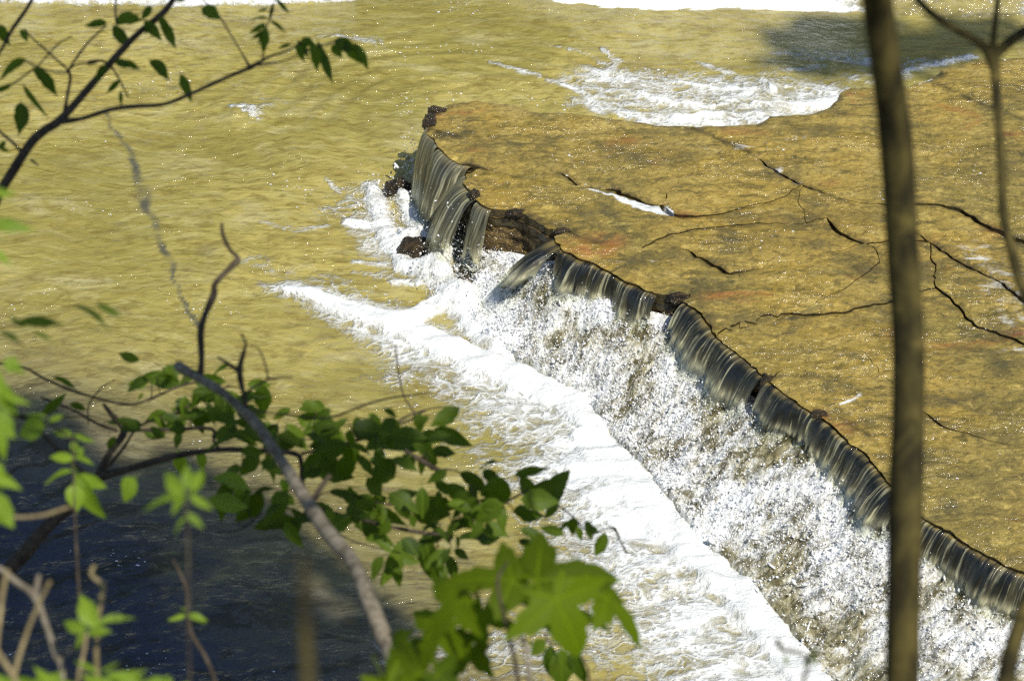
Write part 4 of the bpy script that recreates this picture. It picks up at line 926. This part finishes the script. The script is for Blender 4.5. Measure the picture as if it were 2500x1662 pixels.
for (a, b_, c, d_, wd) in [(1120, 1215, 1170, 1275, 1), (1215, 1160, 1215, 1255, 1.2), (1270, 1160, 1320, 1250, .8), (1320, 1240, 1380, 1200, .9), (1180, 1195, 1182, 1215, 1.6), (1025, 1060, 1085, 1075, 1.1), (1060, 1045, 1148, 1090, .7), (1400, 1262, 1395, 1310, 1.0), (1430, 1270, 1448, 1320, .9),
                           (1478, 1300, 1455, 1362, 1.0), (1440, 1285, 1462, 1300, 1.1), (1300, 1190, 1378, 1168, .45), (1255, 1160, 1340, 1140, .5), (840, 1110, 850, 1180, 1.1), (870, 1110, 920, 1155, .7), (620, 1290, 745, 1250, .6), (540, 1185, 545, 1275, .8), (500, 1150, 470, 1210, .8), (640, 1200, 580, 1290, .9),
                           (710, 1270, 725, 1320, 1.2), (1090, 1180, 1160, 1240, .8), (1000, 1310, 930, 1430, .6), (1035, 1300, 1055, 1440, .7), (950, 1380, 925, 1430, .5), (340, 930, 400, 905, .7), (350, 960, 335, 975, .8), (130, 920, 190, 945, .5), (105, 1010, 160, 965, .8), (170, 985, 215, 1000, 1)]:
    leaf_px(t, LS, a, b_, c, d_, 4.75, wd, flat=0.2)
# --- hanging sprig below the maple leaf
t = plant('hanging_sprig', 1380, 1720, 4.2, label='small sprig of four dark oval leaves below the big maple leaf', category='plant')
branch(t, 'stem', [(1330, 1545, 3), (1345, 1570, 2.4), (1400, 1580, 2), (1430, 1620, 2), (1440, 1700, 3), (1450, 2200, 4)], M['twig'], depth=4.2, sides=6)
for (a, b_, c, d_, wd) in [(1330, 1560, 1295, 1600, 1.1), (1345, 1572, 1340, 1660, 1.0), (1368, 1585, 1375, 1690, 1.0), (1395, 1580, 1430, 1680, .7), (1300, 1575, 1290, 1562, .8)]:
    leaf_px(t, LS, a, b_, c, d_, 4.2, wd, flat=0.1)

# --- 7. maple seedling, large lobed leaves
def maple_mesh(seed, mat):
    rr = random.Random(seed)
    lobes = [(-140, .42), (-78, .82), (0, 1.0), (78, .82), (140, .42)]   # angle of lobe tips from the leaf axis, length
    out = []
    def P(a, r): return (r*math.cos(math.radians(a)), r*math.sin(math.radians(a)))
    prof = [(-172, .10), (-158, .30), (-140, .46), (-128, .36), (-112, .38), (-100, .58), (-92, .60), (-80, .88), (-68, .64), (-60, .62), (-50, .50), (-40, .36), (-30, .48), (-26, .66), (-18, .70), (-14, .84), (0, 1.06)]
    prof = prof + [(-a, r) for a, r in prof[-2::-1]]
    pts = []
    for i in range(len(prof)-1):
        (a0, r0), (a1, r1) = prof[i], prof[i+1]
        for k in range(3):
            f = k/3; a = a0+(a1-a0)*f; r = r0+(r1-r0)*f; pts.append((a, r*(1+rr.uniform(-.015, .015))))
    pts.append(prof[-1])
    V, UVs = [], []; rings = (0.0, 0.2, 0.42, 0.64, 0.84, 1.0)
    for q in rings:
        for a, r in pts:
            x, y = P(a, r*q)
            fold = min(abs(a-l)/40 for l, _ in lobes); fold = min(fold, 1)
            z = -0.30*(q*r)**2 + 0.055*fold*q*r*2 + 0.02*math.sin(a*0.07+seed)*q
            V.append((x+0.1, y, z)); UVs.append((x, min(abs(a-l)*0.0175*q*r for l, _ in lobes)))
    F = grid_faces(len(rings), len(pts))
    b0 = len(V); V = V+[(0.1, 0.012, 0), (0.1, -0.012, 0), (-0.5, 0.010, -0.25), (-0.5, -0.010, -0.25), (0.1, 0, .014), (-0.5, 0, -.236)]
    UVs = UVs+[(0, 0)]*6
    F = np.vstack([F, [(b0, b0+2, b0+5, b0+4), (b0+1, b0+4, b0+5, b0+3), (b0, b0+1, b0+3, b0+2)]])
    me = mesh_np('leaf', V, F, mat, uv=UVs); return me
MP = [maple_mesh(i, M['maple']) for i in range(3)]
t = plant('maple_seedling', 1250, 1700, 3.0, label='young maple with large lobed translucent leaves at the bottom centre', category='tree')
branch(t, 'stem', [(1370, 2400, 3.2, 9), (1300, 1900, 3.1, 7), (1262, 1640, 3.0, 6), (1235, 1520, 3.0, 5), (1215, 1420, 3.0, 4), (1240, 1370, 3.0, 3)], M['twig'], sides=8)
branch(t, 'branch', [(1262, 1640, 3.0, 4), (1150, 1680, 3.0, 4), (1000, 1690, 2.9, 3.5)], M['twig'], sides=6)
def maple_px(k, u0, v0, u1, v1, d, wide=1.0, roll=0.0, flat=0.5, dd=0.0):
    L = math.hypot(u1-u0, v1-v0)*d/FPX
    return put_leaf(t, MP[k], deep(u0, v0, d), deep(u1, v1, d+dd*L), roll, wide, flat)
maple_px(0, 1350, 1450, 1420, 1580, 2.95, 1.25, 0.0, 0.62)
maple_px(1, 1290, 1420, 1480, 1392, 3.10, .95, 0.25, 0.80)
maple_px(2, 1265, 1418, 1110, 1400, 3.10, .85, -0.15, 0.80)
maple_px(1, 1120, 1460, 1050, 1540, 3.0, 1.35, 0.3, 0.65)
maple_px(0, 1470, 1450, 1575, 1545, 3.1, .8, -0.5, 0.6)
maple_px(2, 1230, 1400, 1330, 1350, 3.15, 1.0, 0.3, 0.9)
maple_px(1, 1150, 1450, 1080, 1400, 3.3, 1.3, 0.3, 0.9)
maple_px(2, 1330, 1480, 1480, 1500, 3.35, 1.0, -0.3, 0.95)
maple_px(0, 1180, 1480, 1160, 1580, 3.3, 1.2, 0.5, 0.85)
maple_px(1, 1000, 1560, 930, 1640, 3.1, 1.2, 0.5, 0.7)
maple_px(0, 1080, 1520, 1010, 1620, 3.2, 1.2, 0.2, 0.8)
maple_px(1, 1160, 1570, 1090, 1640, 3.25, 1.1, -0.2, 0.85)
maple_px(0, 1000, 1655, 890, 1690, 2.8, 1.2, 0.1, 0.5)
maple_px(2, 1060, 1640, 1130, 1695, 2.8, 1.2, -0.1, 0.5)
maple_px(1, 940, 1665, 990, 1800, 2.8, 1.2, 0.0, 0.5)

# --- 8. bright leafy seedlings, lower left; each rooted on the bank
def seedling(label, u, v, d, stem, leaves, S=None, cat='plant', mat='dry', flat=0.35):
    r = plant('seedling', stem[0][0], stem[0][1], d, label=label, category=cat)
    branch(r, 'stem', stem, M[mat], depth=d, sides=8)
    for (a, b_, c, d_, wd) in leaves: leaf_px(r, S or BS, a, b_, c, d_, d, wd, flat=flat)
seedling('bright green seedling with broad leaves in two whorls over the dark water', 0, 0, 2.7,
    [(160, 2300, 7), (178, 1800, 6), (190, 1662, 5), (205, 1590, 4.5), (212, 1545, 4)],
    [(232, 1530, 192, 1450, 1.3), (232, 1528, 325, 1492, .62), (214, 1545, 272, 1537, .8), (210, 1542, 148, 1512, .7), (206, 1548, 178, 1580, .7)])
seedling('broken tan stalk standing between the two green seedlings', 0, 0, 2.75,
    [(250, 2300, 7), (244, 1800, 7), (238, 1662, 7), (235, 1560, 6), (244, 1480, 6), (252, 1430, 8), (232, 1412, 5), (222, 1400, 5), (230, 1380, 6)], [])
seedling('low row of blurred bright leaves along the bottom left edge', 0, 0, 2.5,
    [(200, 2300, 6), (190, 1900, 5), (180, 1720, 4)],
    [(110, 1680, -20, 1660, .75), (120, 1700, 10, 1650, .5), (200, 1700, 120, 1650, .8), (200, 1690, 245, 1650, .9), (260, 1700, 340, 1640, .9), (330, 1690, 270, 1630, .9), (350, 1690, 420, 1665, 1.2), (240, 1640, 180, 1610, .35), (245, 1640, 290, 1615, .3), (330, 1720, 400, 1640, .8), (60, 1700, 150, 1635, .6), (150, 1705, 90, 1625, .55), (240, 1700, 330, 1615, .7), (30, 1690, -30, 1640, .8), (290, 1700, 215, 1632, .7), (400, 1720, 460, 1668, .9)])
seedling('thin reddish sprig carrying small green leaves over the blue shaded water', 0, 0, 3.4,
    [(640, 2300, 6), (560, 1800, 5.5), (525, 1662, 5), (500, 1600, 5), (470, 1550, 5), (458, 1500, 4), (455, 1440, 4), (440, 1400, 3.5), (422, 1365, 3)],
    [(455, 1500, 505, 1508, .6), (456, 1496, 498, 1520, .4), (455, 1500, 408, 1512, .5), (456, 1490, 440, 1480, .6)], mat='twig')
seedling('pale green blurred sprig with drooping leaves above the blue shaded water', 0, 0, 2.4,
    [(480, 2300, 5), (470, 1900, 4), (462, 1600, 3), (458, 1300, 2.4), (450, 1200, 2)],
    [(450, 1205, 388, 1150, .8), (455, 1200, 415, 1255, .7), (460, 1195, 455, 1130, .7), (470, 1200, 492, 1140, .8), (462, 1205, 520, 1245, .6), (455, 1250, 500, 1290, .5), (450, 1210, 340, 1225, .3), (458, 1260, 420, 1300, .35)], mat='twig')
seedling('tall bright sprig of yellow green leaves in pairs near the left edge', 0, 0, 3.4,
    [(250, 2300, 5), (210, 1700, 4), (190, 1400, 3.5), (182, 1230, 3), (180, 1150, 2.6), (178, 1080, 2.4), (160, 1060, 2.4), (118, 1030, 2.4)],
    [(112, 1035, 32, 1058, 1.05), (120, 1028, 155, 1012, .8), (118, 1022, 60, 1002, .5), (178, 1062, 122, 1048, .6), (180, 1060, 232, 1080, .6), (178, 1075, 185, 1110, .9), (180, 1120, 118, 1112, 1.0), (182, 1115, 236, 1128, .4),
     (182, 1150, 100, 1168, .5), (184, 1150, 240, 1290, .55), (186, 1160, 260, 1195, .7), (180, 1180, 188, 1245, 1.1), (330, 1165, 292, 1220, 1.3), (200, 1090, 195, 1125, 1)], mat='twig')
seedling('blurred leaves poking in at the left edge above the shrub', 0, 0, 2.6,
    [(-300, 2300, 6), (-120, 1300, 4), (-60, 900, 3), (-50, 560, 3)],
    [(-40, 470, 32, 470, .6), (-40, 545, 75, 552, .45), (-50, 600, 45, 650, .4), (10, 880, 48, 900, 1.5), (-20, 930, 45, 1010, .8), (-30, 1000, 40, 1070, 1.0), (-10, 1040, 20, 1120, .6), (15, 885, 70, 915, .7), (-40, 900, 20, 940, .8), (0, 960, 70, 985, .6), (-30, 1120, 20, 1200, 1), (-30, 1200, 30, 1290, .9), (-40, 1150, 50, 1190, .6)], mat='twig')
seedling('blurred dark leaf spray floating above the yellow shallows at left', 0, 0, 3.0,
    [(-300, 2300, 5), (-160, 1200, 4), (-90, 850, 3), (-20, 800, 2), (60, 790, 2)],
    [(45, 785, 155, 788, .45), (60, 800, 20, 770, .5), (235, 740, 305, 775, .4), (180, 745, 280, 795, .35), (0, 810, 60, 830, .5), (80, 810, 130, 825, .4)], S=LS, mat='twig')
# --- dry stalks and small bits
for lab, pts, m, dpt in (
    ('straw coloured dry stalk leaning right in the lower left corner', [(-40, 2300, 9), (10, 1900, 9), (34, 1662, 8), (60, 1560, 7), (92, 1480, 6), (122, 1418, 6)], 'dry', 2.6),
    ('upright tan dry stalk cut by the left edge', [(-60, 2300, 9), (-30, 1800, 8), (0, 1500, 7), (8, 1440, 7), (18, 1390, 6)], 'dry', 2.5),
    ('tan stalk bending down across the bottom left corner', [(-120, 1420, 9), (0, 1600, 9), (40, 1665, 9), (160, 1900, 9), (300, 2300, 9)], 'dry', 2.4),
    ('slender pale stick standing below the maple leaves', [(1310, 2400, 10), (1300, 1900, 9), (1292, 1662, 9), (1288, 1600, 8), (1276, 1555, 6)], 'dead', 3.0),
    ('dark upright blurred stake rising from the bottom left of the dead branch', [(760, 2400, 26), (758, 1900, 24), (752, 1662, 22), (746, 1540, 20), (742, 1430, 16), (744, 1360, 10)], 'bark', 1.2)):
    r = plant('dry_stalk' if m == 'dry' else 'thin_stick' if m == 'dead' else 'woody_stem', pts[0][0], pts[0][1], dpt, label=lab, category='stalk')
    branch(r, 'stem', [(a, c, q*0.8) for a, c, q in pts], M[m], depth=dpt, sides=10)
r = plant('forked_twig', 130, 1700, 2.8, label='grey forked twig sloping down beside the dry stalks at lower left', category='twig')
branch(r, 'stem', [(-120, 1330, 6), (0, 1388, 7), (40, 1420, 8), (82, 1450, 10), (100, 1490, 8), (120, 1545, 7), (138, 1600, 9), (152, 1645, 8), (170, 1900, 9), (180, 2300, 9)], M['dead'], depth=2.8)
branch(r, 'twig', [(85, 1455, 8), (92, 1420, 7), (95, 1402, 5)], M['dead'], depth=2.8)
branch(r, 'twig', [(145, 1610, 5), (165, 1590, 5), (182, 1575, 4)], M['dead'], depth=2.8)
branch(r, 'twig', [(-80, 1250, 4), (30, 1262, 5), (100, 1258, 5), (150, 1243, 5), (172, 1236, 4)], M['dry'], depth=2.8)
r = plant('wilted_twig', 1970, 1720, 2.6, label='small blurred twig with a wilted curled leaf at the bottom right', category='twig')
branch(r, 'stem', [(2050, 2300, 6), (1990, 1800, 5), (1962, 1680, 5), (1968, 1640, 5), (1975, 1605, 5), (1940, 1590, 5), (1910, 1585, 6), (1898, 1562, 7)], M['twig'], depth=2.6)
for q in ((1975, 1600, 1995, 1590, 1.2), (1972, 1610, 2002, 1618, .8), (1960, 1620, 1990, 1600, .9), (1915, 1600, 1925, 1625, .8)): leaf_px(r, LS, *q[:4], 2.6, q[4])

# ================================================================== OVERHANGING CANOPY above the picture: shades the near pool
def canopy(name, label, shade, n, h0, h1, trunk, size=0.11, seed=3):
    rg = np.random.default_rng(seed)
    poly = gxy(shade); lo, hi = poly.min(0), poly.max(0)
    P = rg.uniform(lo, hi, (n*3, 2)); P = P[in_poly(P, poly)][:n]
    ed, _ = seg_dist(P, np.vstack([poly, poly[:1]]))
    nz = fbm(P[:, 0]*2.2, P[:, 1]*2.2, 3, seed); P = P[(ed > 0.25) | (nz > -0.05+0.25*rg.random(len(P)))]
    if name == 'overhanging_tree':
        g = fbm(P[:, 0]*1.3, P[:, 1]*1.3, 3, 12); P = P[(P[:, 1] > 8.1) | (g > -0.16)]
    h = rg.uniform(h0, h1, len(P)); S = np.array(SUN)/SUN.z
    C = np.column_stack([P[:, 0]+S[0]*h, P[:, 1]+S[1]*h, h])
    k = len(C); a = rg.normal(size=(k, 3)); a /= np.linalg.norm(a, axis=1)[:, None]
    b_ = np.cross(a, rg.normal(size=(k, 3))); b_ /= np.linalg.norm(b_, axis=1)[:, None]
    s = size*rg.uniform(0.7, 1.3, k)[:, None]
    V = np.stack([C-a*s, C+b_*s*0.5, C+a*s, C-b_*s*0.5], 1).reshape(-1, 3); F = np.arange(4*k).reshape(k, 4)
    c0 = C.mean(0)
    root = empty(name, (trunk[0], trunk[1], trunk[2]), label=label, category='tree')
    uv = np.tile(np.array([(0, 0), (.5, .3), (1, 0), (.5, -.3)]), (k, 1))
    me = mesh_np('crown', V, F, M['leaf'], uv=uv); under(root, 'crown', me)
    tp = Vector(trunk); ctr = Vector(c0)
    mid = tp.lerp(ctr, 0.5)+Vector((0, 0, 1.0))
    under(root, 'trunk', tube_mesh('trunk', [(*tp, .16), (*(tp.lerp(mid, .5)+Vector((0, 0, .4))), .13), (*mid, .10), (*ctr, .04)], M['bark'], 10))
    for j in range(7):
        q = Vector(C[rg.integers(0, k)]); m2 = mid.lerp(ctr, rg.random()*0.6)
        under(root, 'branch', tube_mesh('branch', [(*m2, .05), (*(m2.lerp(q, .5)+Vector((0, 0, .3))), .03), (*q, .01)], M['bark'], 6))
canopy('overhanging_tree', 'broad leafy tree leaning over the near pool from the right bank', [(-500, 930), (100, 985), (420, 1110), (680, 1240), (840, 1400), (1030, 1560), (1150, 1760), (1250, 2300), (-900, 2400), (-900, 930)], 15000, 8.2, 11.5, (4.6, 1.0, 4.4), 0.11, 3)
canopy('shade_tree', 'far leafy tree whose crown shades the upper right water', [(1720, 95), (1950, 50), (2500, 50), (2900, 50), (2900, 140), (2350, 128), (2100, 190), (1880, 160)], 1700, 11.0, 16.0, (9.0, 6.0, 0.5), 0.15, 4)

# ================================================================== WOODS on the far bank, beyond the picture (mirrored in the water)
def far_woods():
    rg = np.random.default_rng(5); nT = 46; V = []; 
    for i in range(nT):
        x = -38+76*i/nT+rg.uniform(-1, 1); y = rg.uniform(34, 46); hgt = rg.uniform(13, 23); k = 620
        a = rg.uniform(0, 2*np.pi, k); zz = rg.uniform(0.12, 1, k); rr = 3.0*np.sqrt(np.clip(1-((zz-0.5)/0.55)**2, 0.05, 1))*np.sqrt(rg.random(k))
        C = np.column_stack([x+rr*np.cos(a), y+rr*np.sin(a), zz*hgt*0.62]); n = rg.normal(size=(k, 3)); n /= np.linalg.norm(n, axis=1)[:, None]
        m = np.cross(n, rg.normal(size=(k, 3))); m /= np.linalg.norm(m, axis=1)[:, None]; sc = rg.uniform(.3, .65, k)[:, None]
        V.append(np.stack([C-n*sc, C+m*sc*.6, C+n*sc, C-m*sc*.6], 1).reshape(-1, 3))
    V = np.vstack(V); link('far_woods', mesh_np('far_woods', V, np.arange(len(V)).reshape(-1, 4), M['leaf'], uv=np.zeros((len(V), 2))), kind='stuff', label='dark leafy woods along the far bank')
far_woods()

# ================================================================== SUN GLINTS added as small white specks on the ripples
def flecks():
    n = 26000; P = np.column_stack([RNG.uniform(-3.6, 3.6, n), RNG.uniform(8.3, 16.2, n)])
    g = fbm(P[:, 0]*1.1, P[:, 1]*1.6, 4, 61, .6)+0.35*foam_at(P); P = P[(g > 0.25) & (RNG.random(n) < 0.8)]
    inl = in_poly(P, outline); hit = ~inl
    A = np.column_stack([P[hit], np.full(hit.sum(), 0.006)])
    m = 9000; Q = np.column_stack([RNG.uniform(-0.6, 3.8, m), RNG.uniform(8, 16, m)]); Q = Q[in_poly(Q, outline)]
    g = fbm(Q[:, 0]*1.7, Q[:, 1]*2.6, 4, 62, .6); Q = Q[(g > 0.27) & (RNG.random(len(Q)) < 0.6)]
    B = np.column_stack([Q, H+0.022*fbm(Q[:, 0]*1.3, Q[:, 1]*1.3, 4, 5)+0.004])
    C = np.vstack([A, B]); k = len(C); r = RNG.lognormal(math.log(0.0022), 0.45, k)
    a = np.arange(6)*np.pi/3; ring = np.stack([np.cos(a), np.sin(a)*0.8, a*0], 1)
    V = np.zeros((k, 7, 3)); V[:, :6] = C[:, None]+ring[None]*r[:, None, None]*np.array([1.5, 1, 1]); V[:, 6] = C; V[:, 6, 2] += r*1.0
    F = np.array([(i, (i+1) % 6, 6) for i in range(6)])[None]+7*np.arange(k)[:, None, None]
    link('sun_glints', mesh_np('sun_glints', V.reshape(-1, 3), F.reshape(-1, 3), M['drop']), kind='stuff', label='tiny white specks standing in for sun glints on the ripples')
flecks()

# ================================================================== WET ROCKS half hidden in the splash
BLK = mat_face(); BLK.name = 'black_wet_rock'
for n_ in BLK.node_tree.nodes:
    if n_.type == 'MIX' and n_.data_type == 'RGBA':
        for q_ in (6, 7):
            if not n_.inputs[q_].is_linked: c_ = n_.inputs[q_].default_value; n_.inputs[q_].default_value = (c_[0]*0.28, c_[1]*0.28, c_[2]*0.35, 1)
def boulder(label, u, v, size, seed, z=0.0):
    g = ground(u, v, z); root = empty('wet_rock', tuple(g), label=label, category='rock')
    nu, nv = 28, 16; th = np.linspace(0, 2*np.pi, nu, endpoint=False); ph = np.linspace(0.02, np.pi-0.02, nv)
    T, Ph = np.meshgrid(th, ph); x = np.cos(T)*np.sin(Ph); y = np.sin(T)*np.sin(Ph); z = np.cos(Ph)
    r = 1+0.28*perlin(x*1.7+seed, y*1.7+z*1.3, seed)+0.12*perlin(x*4+z*3, y*4+seed, seed+1)
    q = 4; zz = np.round(z*r*q)/q*0.3+z*r*0.7
    V = np.stack([x*r*size[0], y*r*size[1], zz*size[2]], -1).reshape(-1, 3)
    i = np.arange(nu*nv).reshape(nv, nu); F = np.stack([i[:-1], np.roll(i, -1, 1)[:-1], np.roll(i, -1, 1)[1:], i[1:]], -1).reshape(-1, 4)
    link('stone', mesh_np('stone', V, F, BLK), root)
boulder('dark wet rock at the foot of the veil of water below the ledge tip', 975, 478, (.10, .08, .12), 3)
boulder('dark wet rock behind the splash left of the tall falling sheet', 1020, 622, (.13, .09, .11), 8)
boulder('dark wet rock where the tall sheet meets the tumbling water', 1165, 700, (.15, .12, .13), 14)

boulder('jagged black flake of rock at the very tip of the ledge', 1050, 300, (.045, .09, .045), 21, H-0.02)
boulder('small dark broken stone on the far corner of the ledge tip', 1066, 270, (.06, .035, .025), 26, H-0.01)
boulder('rust brown knob of rock on the lip beside the tall falling sheet', 1158, 478, (.035, .05, .035), 31, H-0.01)
boulder('dark wet stone wedged in the lip above the bare rock face', 1262, 520, (.06, .025, .025), 37, H-0.01)
boulder('flat dark stone at the notch where the lip turns inward', 1372, 566, (.05, .025, .022), 41, H-0.005)
boulder('brown broken stone between the two middle sheets of the fall', 1655, 728, (.06, .035, .035), 45, H-0.015)
boulder('mossy dark stone splitting the fall below the middle of the lip', 1872, 940, (.04, .05, .06), 52, H-0.05)
boulder('small reddish stone on the lip left of the big sapling trunk', 2000, 1012, (.04, .025, .025), 57, H-0.005)
